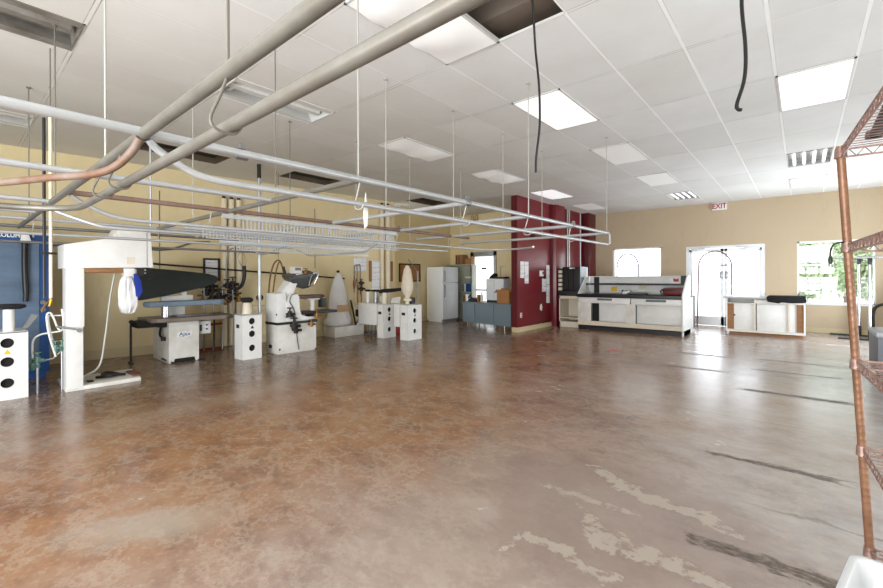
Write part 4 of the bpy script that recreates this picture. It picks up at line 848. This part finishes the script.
t = thing('open_carton', (-8.2, 10.9, 1.805), 'pale open cardboard box on top of the beige shelving near the door', 'box')
b = MB(); b.box(-8.33, -8.07, y0 + .02, y1 - .03, 1.806, 1.98, .004); b.build('body', 'card', t)
b = MB(); b.prism([(-8.33, 1.98), (-8.31, 1.98), (-8.34, 2.05), (-8.355, 2.04)], 'y', y0 + .02, y1 - .03); b.build('flap', 'card', t)
b = MB(); b.prism([(-8.07, 1.98), (-8.09, 1.98), (-8.06, 2.06), (-8.045, 2.05)], 'y', y0 + .02, y1 - .03); b.build('flap', 'card', t)
# desk faces the room
t = thing('office_desk', (-7.0, 10.4, 0), 'blue-grey metal desk on thin legs in front of the rear door', 'desk')
def dk(xx, off=0): return 9.68 - .2 * (xx + 7.45) + off
b = MB()
def dslab(b, xa, xb, a, c, z0, z1, bev=0): b.prism([(xa, dk(xa, a)), (xb, dk(xb, a)), (xb, dk(xb, c)), (xa, dk(xa, c))], 'z', z0, z1, bev)
for xa, xb in ((-7.46, -6.98), (-6.96, -6.25), (-6.23, -5.64)):
    b = MB(); dslab(b, xa, xb, 0, .02, .11, .65, .004); b.build('modesty_panel', 'desk', t)
b = MB(); dslab(b, -7.50, -5.61, -.03, .7, .65, .685, .006); b.build('desktop', 'desk', t)
for xx in (-7.3, -6.62, -5.88):
    for off in (.05, .62):
        b = MB(); b.cyl((xx, dk(xx, off), .0), (xx, dk(xx, off), .65), .02, 10); b.build('leg', 'chrome', t)
for xa, xb in ((-7.44, -7.0), (-6.2, -5.66)):
    b = MB(); dslab(b, xa, xb, .03, .66, .14, .645); b.build('drawer_pedestal', 'desk', t)
ZD = .687
t = thing('copier', (-6.4, 9.9, ZD), 'white boxy office machine standing on the blue-grey desk', 'office machine')
b = MB(); dslab(b, -6.76, -6.10, .30, .66, ZD + .05, 1.34, .02); b.build('casing', 'fridge', t)
b = MB(); dslab(b, -6.72, -6.06, .28, .66, ZD + .001, ZD + .06, .01); b.build('base', 'black', t)
b = MB(); dslab(b, -6.45, -6.444, .294, .30, .8, 1.33); b.build('seam', 'grey_dirty', t)
b = MB(); dslab(b, -6.50, -6.1, .36, .6, 1.342, 1.39, .015); b.build('top_tray', 'black', t)
b = MB(); y = dk(-6.6, .42); b.prism([(-6.73, 1.342), (-6.52, 1.342), (-6.52, 1.40), (-6.54, 1.49), (-6.60, 1.48), (-6.69, 1.41)], 'y', y, y + .16, .015); tag(b.build('folded_bag', 'black_pad'), 'crumpled black bag on top of the white office machine', 'bag')
b = MB(); y = dk(-6.3, .5); b.tube([(-6.34, y, 1.39), (-6.34, y, 1.68), (-6.14, y, 1.68), (-6.14, y, 1.39)], .008, 6); tag(b.build('wire_stand', 'dark_rod'), 'thin wire stand rising from the white office machine', 'stand')
t = thing('cardboard_box', (-5.9, 9.5, ZD), 'brown cardboard box with open flaps at the desk end beside the maroon wall', 'box')
b = MB(); dslab(b, -6.12, -5.70, .0, .26, ZD + .001, 1.02, .004); b.build('body', 'card', t)
y = dk(-5.9, .02)
b = MB(); b.prism([(-6.12, 1.02), (-6.10, 1.02), (-6.19, .97), (-6.21, .98)], 'y', y, y + .22); b.build('flap', 'card', t)
b = MB(); b.prism([(-6.12, 1.02), (-5.70, 1.02), (-5.68, 1.08), (-6.10, 1.09)], 'y', y + .2, y + .21); b.build('flap', 'card', t)
b = MB(); b.prism([(-6.14, 1.01), (-5.72, 1.01), (-5.70, 1.05), (-6.12, 1.06)], 'y', y - .03, y - .02); b.build('flap', 'card', t)
for k, (xx, w, h, m, l) in enumerate(((-7.42, .1, .2, 'paper', 'upright white folder at the far end of the desk near the fridge'), (-7.20, .26, .14, 'black', 'dark desk phone lying near the fridge end of the desk'), (-6.96, .08, .2, 'brass', 'small brassy desk item standing near the white office machine'), (-6.85, .08, .30, 'cream', 'narrow cream bottle-like item beside the white office machine'))):
    t = thing(('folder', 'desk_phone', 'stapler_stand', 'bottle')[k], (xx, dk(xx, .2), ZD), l, ('folder', 'phone', 'desk item', 'bottle')[k])
    b = MB(); y = dk(xx, .2)
    if k == 3: b.lathe([(0, 0), (w / 2, .0), (w / 2, h * .6), (w * .2, h * .75), (w * .2, h * .95), (0, h)], (xx, y, ZD + .002), 14); b.build('body', m, t)
    elif k == 1:
        b.prism([(y - .08, ZD + .002), (y + .1, ZD + .002), (y + .1, ZD + h * .8), (y - .08, ZD + h * .35)], 'x', xx - w / 2, xx + w / 2, .006); b.build('body', m, t)
        b = MB(); b.tube([(xx - .1, y + .02, .87), (xx - .1, y - .06, .83), (xx - .1, y - .10, .80)], .022, 8); b.build('handset', 'blue', t)
    else: b.box(xx - w / 2, xx + w / 2, y - .05, y + .05, ZD + .002, ZD + h, .008); b.build('body', m, t)
# ------------------------------------------------------------------ things on the maroon wall
xp = -5.40
def pin(y0, y1, z0, z1, label, cat='paper', m='sheet', name='pinned_sheet', th=.004, group=None):
    b = MB(); b.box(xp + .001, xp + .001 + th, y0, y1, z0, z1); return tag(b.build(name, m), label, cat, group)
pin(9.38, 9.58, 1.36, 1.78, 'white sheet on the maroon wall, nearer of two side by side by its edge')
pin(9.60, 9.80, 1.22, 1.78, 'taller white sheet on the maroon wall, second from its near edge')
pin(10.80, 10.99, 1.18, 1.72, 'upper white strip of paper beneath the ridge of the maroon wall', 'paper')
pin(10.55, 10.78, .98, 1.34, 'white sheet on the maroon wall just below the thermostat')
pin(10.80, 11.0, .66, 1.17, 'lowest white strip of paper on the maroon wall near the dark pillar')
t = thing('thermostat', (xp, 10.5, 1.4), 'small white thermostat on the maroon wall', 'thermostat')
b = MB(); b.box(xp, xp + .03, 10.40, 10.60, 1.40, 1.56, .008); b.build('casing', 'paper', t)
b = MB(); b.box(xp + .03, xp + .034, 10.52, 10.58, 1.46, 1.53); b.build('display', 'dark_hole', t)
b = MB(); b.lathe([(0, 0), (.05, 0), (.05, .03), (0, .03)], (0, 0, 0), 18); b.xform(Matrix.Translation((xp, 10.68, 1.38)) @ Matrix.Rotation(PI / 2, 4, 'Y')); tag(b.build('round_fitting', 'dark_metal'), 'dark round fitting on the maroon wall under the thermostat', 'fitting')
t = thing('wall_outlet', (xp, 9.42, .4), 'white power outlet low on the maroon wall near its edge', 'outlet')
b = MB(); b.box(xp, xp + .012, 9.37, 9.45, .36, .48, .004); b.build('cover_plate', 'paper', t)
b = MB(); b.box(xp + .012, xp + .014, 9.39, 9.43, .43, .46); b.box(xp + .012, xp + .014, 9.39, 9.43, .38, .41); b.build('socket', 'dark_hole', t)
b = MB(); b.prism([(10.42, .50), (10.51, .46), (10.55, .56), (10.5, .66), (10.43, .62)], 'x', xp + .001, xp + .012, .002); tag(b.build('wall_plate', 'paper'), 'torn white patch low in the middle of the maroon wall', 'patch')
b = MB(); b.tube(spline([(xp + .02, 10.2, .14), (xp + .03, 10.45, .17), (xp + .02, 10.7, .145), (xp + .03, 10.9, .15)]), .008, 6); b.box(xp + .005, xp + .05, 10.55, 10.7, .13, .18, .01); tag(b.build('wire', 'black'), 'loose dark wire along the foot of the maroon wall', 'wire')
for y, l in ((12.15, 'grey conduit on the maroon wall just past the pillar, first of a pair'), (12.28, 'grey conduit on the maroon wall just past the pillar, second of a pair'), (13.12, 'single grey conduit on the maroon wall near the back corner')):
    b = MB(); b.cyl((xp + .025, y, .12), (xp + .025, y, HC), .02, 10); tag(b.build('conduit_pipe', 'galv'), l, 'pipe', 'conduits on the maroon wall')
b = MB(); b.tube(spline([(xp + .02, 9.85, 2.46), (xp + .05, 9.9, 2.42), (xp + .06, 10.0, 2.43), (xp + .04, 10.06, 2.50), (xp + .06, 10.0, 2.56)]), .012, 6); b.box(xp, xp + .03, 9.97, 10.03, 2.42, 2.48); tag(b.build('wall_hook', 'dark_metal'), 'dark metal hook high on the maroon wall', 'hook')
# ------------------------------------------------------------------ side cabinet and the black cabinet on it
t = thing('side_cabinet', (-4.95, 11.4, 0), 'cream open cabinet with black top between maroon wall and long counter', 'cabinet')
x0, x1, y0, y1 = -5.18, -4.60, 11.14, 11.75
b = MB(); b.box(x0, x0 + .03, y0, y1, .0, .84); b.box(x1 - .03, x1, y0, y1, 0, .84); b.box(x0, x1, y1 - .02, y1, 0, .84); b.build('carcass', 'cream', t)
b = MB(); b.box(x0, x1, y0, y1, .0, .15); b.build('plinth', 'cream', t)
b = MB(); b.box(x0 + .03, x1 - .03, y0 + .02, y1 - .02, .24, .26); b.build('shelf', 'cream', t)
b = MB(); b.box(x0, x1, y0, y0 + .03, .78, .86); b.build('top_rail', 'cream', t)
b = MB(); b.box(x0 - .02, x1 + .01, y0 - .03, y1, .86, 1.0, .008); b.build('top', 'black', t)
t = thing('computer_cabinet', (-4.85, 11.45, 1.0), 'tall black electronics cabinet with a white notice on its pale side', 'electronics cabinet')
b = MB(); b.box(-5.10, -4.60, 11.2, 11.72, 1.003, 1.66, .01); b.build('casing', 'black', t)
b = MB(); b.box(-4.96, -4.92, 11.19, 11.2, 1.03, 1.62); b.box(-4.80, -4.77, 11.19, 11.2, 1.03, 1.62); b.build('front_rib', 'dark_hole', t)
b = MB(); b.box(-4.60, -4.585, 11.2, 11.72, 1.003, 1.66); b.build('side_panel', mat('shiny_grey_blue_panel', (150, 172, 190), .3, .2), t)
b = MB(); b.box(-4.585, -4.58, 11.3, 11.6, 1.38, 1.62); b.build('notice', 'paper', t)
b = MB(); b.box(-4.90, -4.75, 11.192, 11.199, 1.61, 1.64); b.build('label_strip', 'paper', t)
t = thing('letter_rack', (-5.22, 11.35, .95), 'cream slotted rack squeezed between black cabinet and maroon pillar', 'rack')
b = MB()
for k in range(5): b.box(-5.21, -5.115, 11.16, 11.5, 1.01 + k * .12, 1.09 + k * .12, .004)
b.build('slots', 'cream', t)
b = MB(); b.box(-5.205, -5.12, 11.19, 11.5, 1.0, 1.62); b.build('spine', 'black', t)
# ------------------------------------------------------------------ long service counter
x0, x1, y0, y1 = -4.55, -2.06, 10.93, 11.72
t = thing('service_counter', ((x0 + x1) / 2, y0, 0), 'long white service counter with black worktop and raised back shelf', 'counter')
b = MB(); b.box(x0, x1, y0 + .03, y1, 0, .10); b.build('toe_kick', 'black', t)
b = MB(); b.box(x0, x1, y0, y0 + .03, .10, .23); b.box(x0, x1, y0, y1, .10, .12); b.build('bottom_rail', 'cream', t)
for a, c in ((x0, x0 + .03), (-3.32, -3.10), (x1 - .05, x1 - .03)):
    b = MB(); b.box(a, c, y0, y0 + .03, .23, .70); b.build('face_post', 'white_worn', t)
b = MB(); b.box(x0 + .03, x1 - .05, y0 + .5, y0 + .52, .12, .86); b.box(-3.32, -3.30, y0 + .02, y0 + .5, .12, .7); b.build('rear_panel', 'white', t)
b = MB(); b.box(x0 + .03, -4.20, y0 + .012, y0 + .03, .23, .71, .003); b.build('cabinet_door', 'white_worn', t)
b = MB(); b.box(-4.20, -4.03, y0 + .10, y0 + .12, .12, .72); b.build('gap_shade', 'dark_hole', t)  # dark sheet standing in for the shaded opening beside the door
b = MB(); b.box(-4.03, -3.32, y0 + .12, y0 + .14, .23, .70, .003); b.box(-3.10, x1 - .05, y0 + .12, y0 + .14, .23, .70, .003); b.build('sliding_panel', 'white', t)
for a, c, h0, h1 in ((x0 + .02, -3.22, -4.03, -3.66), (-3.20, x1 - .04, -2.86, -2.42)):
    b = MB(); b.box(a, c, y0 - .006, y0 + .02, .70, .845, .004); d = b.build('drawer', 'white', t)
    b = MB(); b.box(h0, h1, y0 - .016, y0 - .004, .775, .83, .004); b.build('finger_pull', 'grey_plastic', d)
b = MB(); b.box(x0 - .01, x1 - .03, y0 - .04, y1, .85, .935, .01); b.build('worktop', 'black', t)
b = MB(); b.box(x0 + .05, x1 - .03, y1 - .04, y1, .935, 1.40); b.box(x0 + .05, x1 - .03, y1 - .16, y1, 1.38, 1.40); b.build('back_board', 'white', t)
b = MB(); b.box(x0 + .02, x1 - .03, y1 - .30, y1 - .04, 1.17, 1.20); b.build('shelf', 'grey_plastic', t)
b = MB(); b.box(x0 + .02, x1 - .03, y1 - .32, y1 - .30, 1.165, 1.21); b.build('shelf_edge', 'black', t)
gp = [(y0 - .04, 0), (y0 - .04, .95), (y1 - .28, 1.41), (y1 + .02, 1.41), (y1 + .02, 0)]
b = MB(); b.prism(gp, 'x', x1 - .03, x1, .004); b.build('end_panel', 'white', t)
b = MB(); b.prism([(y0 - .02, .935), (y1 - .3, 1.40), (y1, 1.40), (y1, .935)], 'x', x0, x0 + .03, .003); b.build('end_panel', 'white', t)
b = MB(); b.box(x0 + .16, x0 + .30, y1 - .06, y1 - .045, .94, 1.38); b.box(x1 - .16, x1 - .04, y1 - .22, y1 - .14, 1.21, 1.40); b.build('dark_strip', 'black', t)
b = MB(); b.box(x1 - .6, x1 - .0, y1 + .02, y1 + .52, 0, .88, .006); b.build('customer_ledge_box', 'white', t)
b = MB(); b.box(x1 - .02, x1 + .012, y1 + .36, y1 + .53, .08, .90, .004); b.box(x1 - .62, x1 + .02, y1 + .02, y1 + .54, .88, .91); b.build('dark_corner', 'grey_plastic', t)
def item(name, label, cat, m, fn, origin=None):
    b = MB(); fn(b); return tag(b.build(name, m), label, cat)
item('yellow_note', 'yellow square note stuck on the counter back board', 'note', 'yellow', lambda b: b.box(-3.93, -3.78, y1 - .046, y1 - .041, 1.0, 1.11))
item('green_note', 'pale greenish note stuck at mid counter back board', 'note', mat('pale_green_note', (214, 220, 186), .7), lambda b: b.box(-3.22, -3.05, y1 - .046, y1 - .041, 1.04, 1.16))
item('red_sticker', 'red and white sticker on the raised end of the counter shelf', 'sticker', 'red', lambda b: b.prism([(-2.40, 1.27), (-2.36, 1.25), (-2.28, 1.26), (-2.28, 1.34), (-2.34, 1.32), (-2.40, 1.345)], 'y', y1 - .165, y1 - .16))
item('white_card', 'small white card standing beside the red sticker on the counter shelf', 'card', 'paper', lambda b: b.box(-2.47, -2.24, y1 - .159, y1 - .15, 1.21, 1.36))
t = thing('keyboard', (-3.15, 11.2, .936), 'black keyboard lying on the counter worktop', 'keyboard')
b = MB(); b.prism([(11.10, .937), (11.28, .937), (11.28, .975), (11.10, .955)], 'x', -3.36, -2.90, .004); b.build('body', 'black', t)
b = MB()
for i in range(14):
    for j in range(4): b.box(-3.35 + i * .0315, -3.325 + i * .0315, 11.115 + j * .038, 11.145 + j * .038, .955 + j * .005, .968 + j * .005)
b.build('keys', 'grey_plastic', t)
t = thing('card_reader', (-3.5, 11.3, .936), 'small white card reader on the counter worktop beside the keyboard', 'card reader')
b = MB(); b.prism([(11.22, .937), (11.40, .937), (11.40, 1.04), (11.22, .99)], 'x', -3.50, -3.36, .008); b.build('body', 'paper', t)
b = MB(); b.box(-3.54, -3.50, 11.30, 11.36, .937, 1.04, .004); b.build('slot', 'black', t)
b = MB(); b.box(-3.46, -3.40, 11.30, 11.36, 1.015, 1.03); b.build('display', 'grey_plastic', t)
t = thing('red_bag', (-2.3, 11.3, .936), 'dark red vinyl pouch lying at the counter end under the shelf', 'bag')
b = MB(); b.box(-2.55, -2.10, 11.12, 11.42, .937, 1.11, .05); b.build('body', 'red_bag', t)
b = MB(); b.box(-2.54, -2.10, 11.11, 11.14, 1.04, 1.075, .006); b.tube(spline([(-2.56, 11.2, .96), (-2.6, 11.18, 1.02), (-2.53, 11.16, 1.08), (-2.45, 11.14, 1.09)]), .014, 6); b.build('strap', 'black', t)
# ------------------------------------------------------------------ second counter by the doors
x0, x1, y0, y1 = -1.40, .06, 12.2, 12.75
t = thing('low_counter', ((x0 + x1) / 2, y0, 0), 'low white counter with wood side strips in front of the glass doors', 'counter')
b = MB(); b.box(x0 + .06, x1 - .04, y0 + .06, y1 - .05, 0, .07); b.build('toe_kick', 'wood', t)
b = MB(); b.box(x0, x1, y0, y1, .07, .10); b.box(x0, x0 + .03, y0, y1, .1, .86); b.box(x1 - .03, x1, y0, y1, .1, .86); b.box(x0, x1, y1 - .02, y1, .1, .86); b.build('carcass', 'white', t)
b = MB(); b.box(x0 + .03, x0 + .16, y0 + .03, y0 + .05, .1, .73); b.box(x1 - .15, x1 - .03, y0 + .015, y0 + .035, .1, .74); b.build('wood_strip', 'wood', t)
b = MB(); b.box(x0 + .03, -.82, y0 - .004, y0 + .02, .735, .755); b.box(x0 + .03, x1 - .03, y0 - .004, y0 + .02, .1, .125); b.build('track', 'cream', t)
for a, c, o in ((x0 + .16, -.85, .03), (-.80, -.24, .02), (-.225, x1 - .15, .03)):
    b = MB(); b.box(a, c, y0 + o, y0 + o + .015, .125, .735, .002); b.build('sliding_panel', 'white', t)
for a in (-.85, -.24):
    b = MB(); b.box(a, a + .03, y0 - .002, y0 + .02, .1, .84); b.build('divider', 'cream', t)
b = MB(); b.box(-.82, x1 - .03, y0 + .0, y0 + .02, .745, .84); b.build('drawer_front', 'white_worn', t)
b = MB(); b.box(x0 - .04, x1 + .01, y0 - .04, y1 + .02, .86, .90, .006); b.build('worktop', mat('grey_white_worktop', (196, 198, 204), .35, var=.06), t)
b = MB(); b.cyl((x0 + .17, y0 + .03, .46), (x0 + .17, y0 + .02, .46), .02, 10); b.build('finger_hole', 'dark_hole', t)
b = MB(); b.prism([(-.60, .80), (-.40, .765), (-.35, .79), (-.16, .775), (.06, .79), (.075, .83), (.07, .92), (-.58, .945), (-.62, .90)], 'y', y0 - .085, y0 - .045, .012); b.box(-.58, .06, y0 - .06, y0 + .3, .903, .94, .012)
tag(b.build('folded_cover', 'black_pad'), 'black padded cover draped over the edge of the low counter', 'cover')
b = MB(); b.lathe([(0, 0), (.03, 0), (.03, .06), (.012, .08), (.02, .1), (0, .11)], (-.05, y0 + .45, .902), 12); tag(b.build('small_jar', 'grey_plastic'), 'tiny grey jar at the window end of the low counter', 'jar')
# ------------------------------------------------------------------ wire rack at the right edge
PX, PY = .206, 2.214
def lean(z): return (-.057 * z, -.049 * z)        # the rack sways to one side
t = thing('wire_rack', (PX, PY, 0), 'copper-coloured wire shelving rack leaning at the right edge', 'shelving rack')
LX, LY = .46, .95
posts = [(PX, PY), (PX + LX, PY), (PX, PY - LY), (PX + LX, PY - LY)]
for x, y in posts:
    b = MB(); zt = 1.845; prof = []
    z = 0.
    pts = [(x + lean(z)[0], y + lean(z)[1], z) for z in (.02, .4, .8, 1.3, zt)]
    b.tube(pts, .0127, 16); b.build('post', 'copper', t)
    prof = []
    for k in range(71):
        z = .04 + k * .0254; a, c = lean(z)
        for dz, dr in ((-.0016, 0), (-.0008, .0005), (.0008, .0005), (.0016, 0)): prof.append(((x + a, y + c, z + dz), .01272 + dr))
    b = MB(); b.tube([p for p, r in prof], [r for p, r in prof], 16); b.build('post_grooves', 'copper', t)
    b = MB(); b.lathe([(0, 0), (.024, 0), (.02, .015), (.014, .022), (0, .022)], (x, y, 0), 14); b.build('foot', 'black', t)
for z in (1.82, 1.476, 1.05, .732, .36):
    a, c = lean(z); x0, x1, y0, y1 = PX + a, PX + LX + a, PY - LY + c, PY + c
    b = MB(); r = .0028
    for zz in (z + .012, z - .016):
        b.tube([(x0, y0, zz), (x0, y1, zz), (x1, y1, zz), (x1, y0, zz), (x0, y0, zz)], r * 1.25, 8)
    def zig(p, q, n):
        P = Vector(p); Q = Vector(q); b.tube([tuple(P + (Q - P) * i / n + Vector((0, 0, .012 if i % 2 else -.016))) for i in range(n + 1)], r * .85, 6)
    zig((x0, y0, z), (x0, y1, z), 34); zig((x1, y0, z), (x1, y1, z), 34); zig((x0, y1, z), (x1, y1, z), 22); zig((x0, y0, z), (x1, y0, z), 22)
    fr = b.build('shelf_frame', 'copper_wire', t)
    b = MB(); n = 28
    for k in range(1, n): yy = y0 + (y1 - y0) * k / n; b.tube([(x0, yy, z + .013), (x1, yy, z + .013)], .0016, 6)
    for k in range(1, 4): xx = x0 + (x1 - x0) * k / 4; b.tube([(xx, y0, z + .010), (xx, y1, z + .010)], .0026, 6)
    b.build('wires', 'copper_wire', fr)
    for px, py in posts:
        b = MB(); b.lathe([(.013, -.02), (.0185, -.018), (.0165, .018), (.013, .02)], (px + a, py + c, z), 16); b.build('collar', 'copper_wire', fr)
t.rotation_euler = (0, 0, math.radians(4))
a, c = lean(1.82)
b = MB(); b.box(.172, .200, 1.55, 2.05, 1.8365, 1.85, .003); b.box(.165, .207, 1.99, 2.05, 1.8365, 1.856, .003); tag(b.build('black_bar', 'black'), 'black flat bar lying along the top wire shelf', 'bar')
a, c = lean(1.476); x, y = PX + a, PY + c
t = thing('hanging_plug', (x - .03, y, 1.43), 'short black cord with plug dangling from the second wire shelf', 'plug')
b = MB(); b.tube(spline([(x + .04, y + .0, 1.4925), (x - .015, y - .02, 1.494), (x - .035, y - .03, 1.484), (x - .042, y - .036, 1.462), (x - .042, y - .036, 1.44)], 5), .003, 8); b.build('cord', 'dark_metal', t)
b = MB(); b.lathe([(0, 0), (.006, .002), (.0065, .02), (.004, .03), (0, .031)], (x - .042, y - .036, 1.415), 12); b.cyl((x - .046, y - .036, 1.404), (x - .046, y - .036, 1.418), .0015, 6); b.cyl((x - .038, y - .036, 1.404), (x - .038, y - .036, 1.418), .0015, 6); b.build('plug', 'black', t)
# white tub on the lower wire shelf
a, c = lean(.36)
cx, cy, rz = .118, 1.795, math.radians(11)
t = thing('plastic_tub', (cx, cy, .376), 'white plastic tub on the lower wire shelf in the bottom corner', 'tub')
b = MB(); W_, L_, Ht = .44, .45, .150
def rr(w, l, r, z, inset):
    pts = []
    for (ux, uy, a0) in ((w - r - inset, -r - inset, 0), (r + inset, -r - inset, PI / 2), (r + inset, -l + r + inset, PI), (w - r - inset, -l + r + inset, 1.5 * PI)):
        for k in range(7): aa = a0 + PI / 2 * k / 6; pts.append((ux + r * math.cos(aa), uy + r * math.sin(aa), z))
    return pts
rings = [rr(W_, L_, .03, 0, .035), rr(W_, L_, .035, Ht - .012, .008), rr(W_, L_, .04, Ht - .012, -.004), rr(W_, L_, .04, Ht - .002, -.006), rr(W_, L_, .04, Ht, -.003), rr(W_, L_, .035, Ht, .008), rr(W_, L_, .034, Ht - .006, .013), rr(W_, L_, .03, .012, .042), rr(W_, L_, .02, .008, .06)]
V = [[b.b.verts.new(p) for p in r] for r in rings]
for A, B in zip(V, V[1:]):
    for k in range(len(A)): b.b.faces.new((A[k], A[(k + 1) % len(A)], B[(k + 1) % len(A)], B[k]))
b.b.faces.new(V[0][::-1]); b.b.faces.new(V[-1])
b.xform(Matrix.Translation((cx, cy, .376)) @ Matrix.Rotation(-rz, 4, 'Z')); b.build('body', 'tub', t, sharp=50)
# ------------------------------------------------------------------ far right: steel garment stands and grey cart
def stand(x, y, top, label):
    t = thing('garment_stand', (x, y, 0), label, 'stand', 'steel stands by the wide window')
    b = MB(); b.cyl((x, y, .02), (x, y, top), .028, 14); b.build('upright', 'chrome', t)
    b = MB(); b.box(x - .035, x + .035, y - .035, y + .035, .0, .24, .006); b.build('foot_sleeve', 'black', t)
    b = MB(); b.box(x - .5, x + .32, y - .04, y + .04, 0, .035, .008); b.build('foot', 'black', t)
    b = MB(); b.box(x - .035, x + .035, y - .035, y + .035, top - .12, top + .01, .006); b.build('top_sleeve', 'black', t)
    b = MB(); b.cyl((x - .5, y, top + .03), (x + .7, y, top + .03), .025, 10); b.build('top_bar', 'chrome', t)
    return t
stand(.995, 13.55, 1.77, 'steel stand with black feet under the wide window, the one nearer the low counter')
stand(1.10, 12.75, 1.74, 'steel stand with black feet nearer the grey cart under the wide window')
t = thing('utility_cart', (.95, 8.2, 0), 'grey cart with curved dark handle partly cut by the frame behind the rack', 'cart')
b = MB(); b.box(.72, 1.25, 7.6, 8.5, .12, .62, .02); b.build('body', 'grey_plastic', t)
b = MB(); b.box(.71, 1.26, 7.59, 8.51, .60, .66, .012); b.build('top_rim', mat('light_grey_rim', (170, 174, 180), .4), t)
b = MB(); b.tube(spline([(.76, 8.45, .62), (.76, 8.45, .85), (.80, 8.44, .95), (.92, 8.43, .99), (1.2, 8.42, .99)]), .02, 10); b.build('handle', 'dark_metal', t)
for xx in (.80, 1.17):
    for yy in (7.72, 8.4):
        b = MB(); b.cyl((xx - .02, yy, .06), (xx + .02, yy, .06), .06, 16); b.box(xx - .025, xx + .025, yy - .02, yy + .02, .06, .13); b.build('caster', 'black', t)
# ------------------------------------------------------------------ camera and light
cam = bpy.data.cameras.new('camera'); co = bpy.data.objects.new('camera', cam); C.objects.link(co)
cam.sensor_width = 36; cam.lens = 36 * 422 / 883; cam.shift_y = -.0183; cam.clip_start = .02
co.matrix_world = Matrix.Translation((0, 0, 1.37)) @ Matrix.Rotation(math.radians(40.5), 4, 'Z') @ Matrix.Rotation(PI / 2, 4, 'X') @ Matrix.Rotation(math.radians(-.2), 4, 'Z')
bpy.context.scene.camera = co
w = bpy.data.worlds.new('overcast_sky'); bpy.context.scene.world = w; w.use_nodes = True
bg = w.node_tree.nodes['Background']; bg.inputs[0].default_value = (.88, .94, 1, 1); bg.inputs[1].default_value = 4.2
sc = bpy.context.scene
sc.view_settings.view_transform = 'Standard'; sc.view_settings.look = 'None'; sc.view_settings.exposure = 0.22
sc.cycles.use_denoising = True; sc.cycles.max_bounces = 8; sc.cycles.diffuse_bounces = 5; sc.cycles.transparent_max_bounces = 12

def lamp(loc, target, sx, sy, power, col):  # added area lights for soft fill, not fittings of the shop
    la = bpy.data.lights.new('fill_light', 'AREA'); la.shape = 'RECTANGLE'; la.size = sx; la.size_y = sy; la.energy = power; la.color = col
    lo = bpy.data.objects.new('fill_light', la); C.objects.link(lo); lo.location = loc
    lo.rotation_euler = (Vector(target) - Vector(loc)).to_track_quat('-Z', 'Y').to_euler()
lamp((-1.5, -3.6, .6), (-3.4, 3.5, 3.43), 6, 1.6, 430, (.90, .95, 1))
lamp((2.4, 6.0, .8), (-2.5, 7.0, 3.43), 9, 1.2, 110, (.88, .94, 1))
lamp((1.95, 11.6, .7), (-2.0, 10.5, 3.43), 2.4, 1.0, 170, (.86, .93, 1))
lamp((-1.0, -3.8, 2.3), (-5.5, 6.0, 1.0), 5, 1.6, 260, (.90, .95, 1))
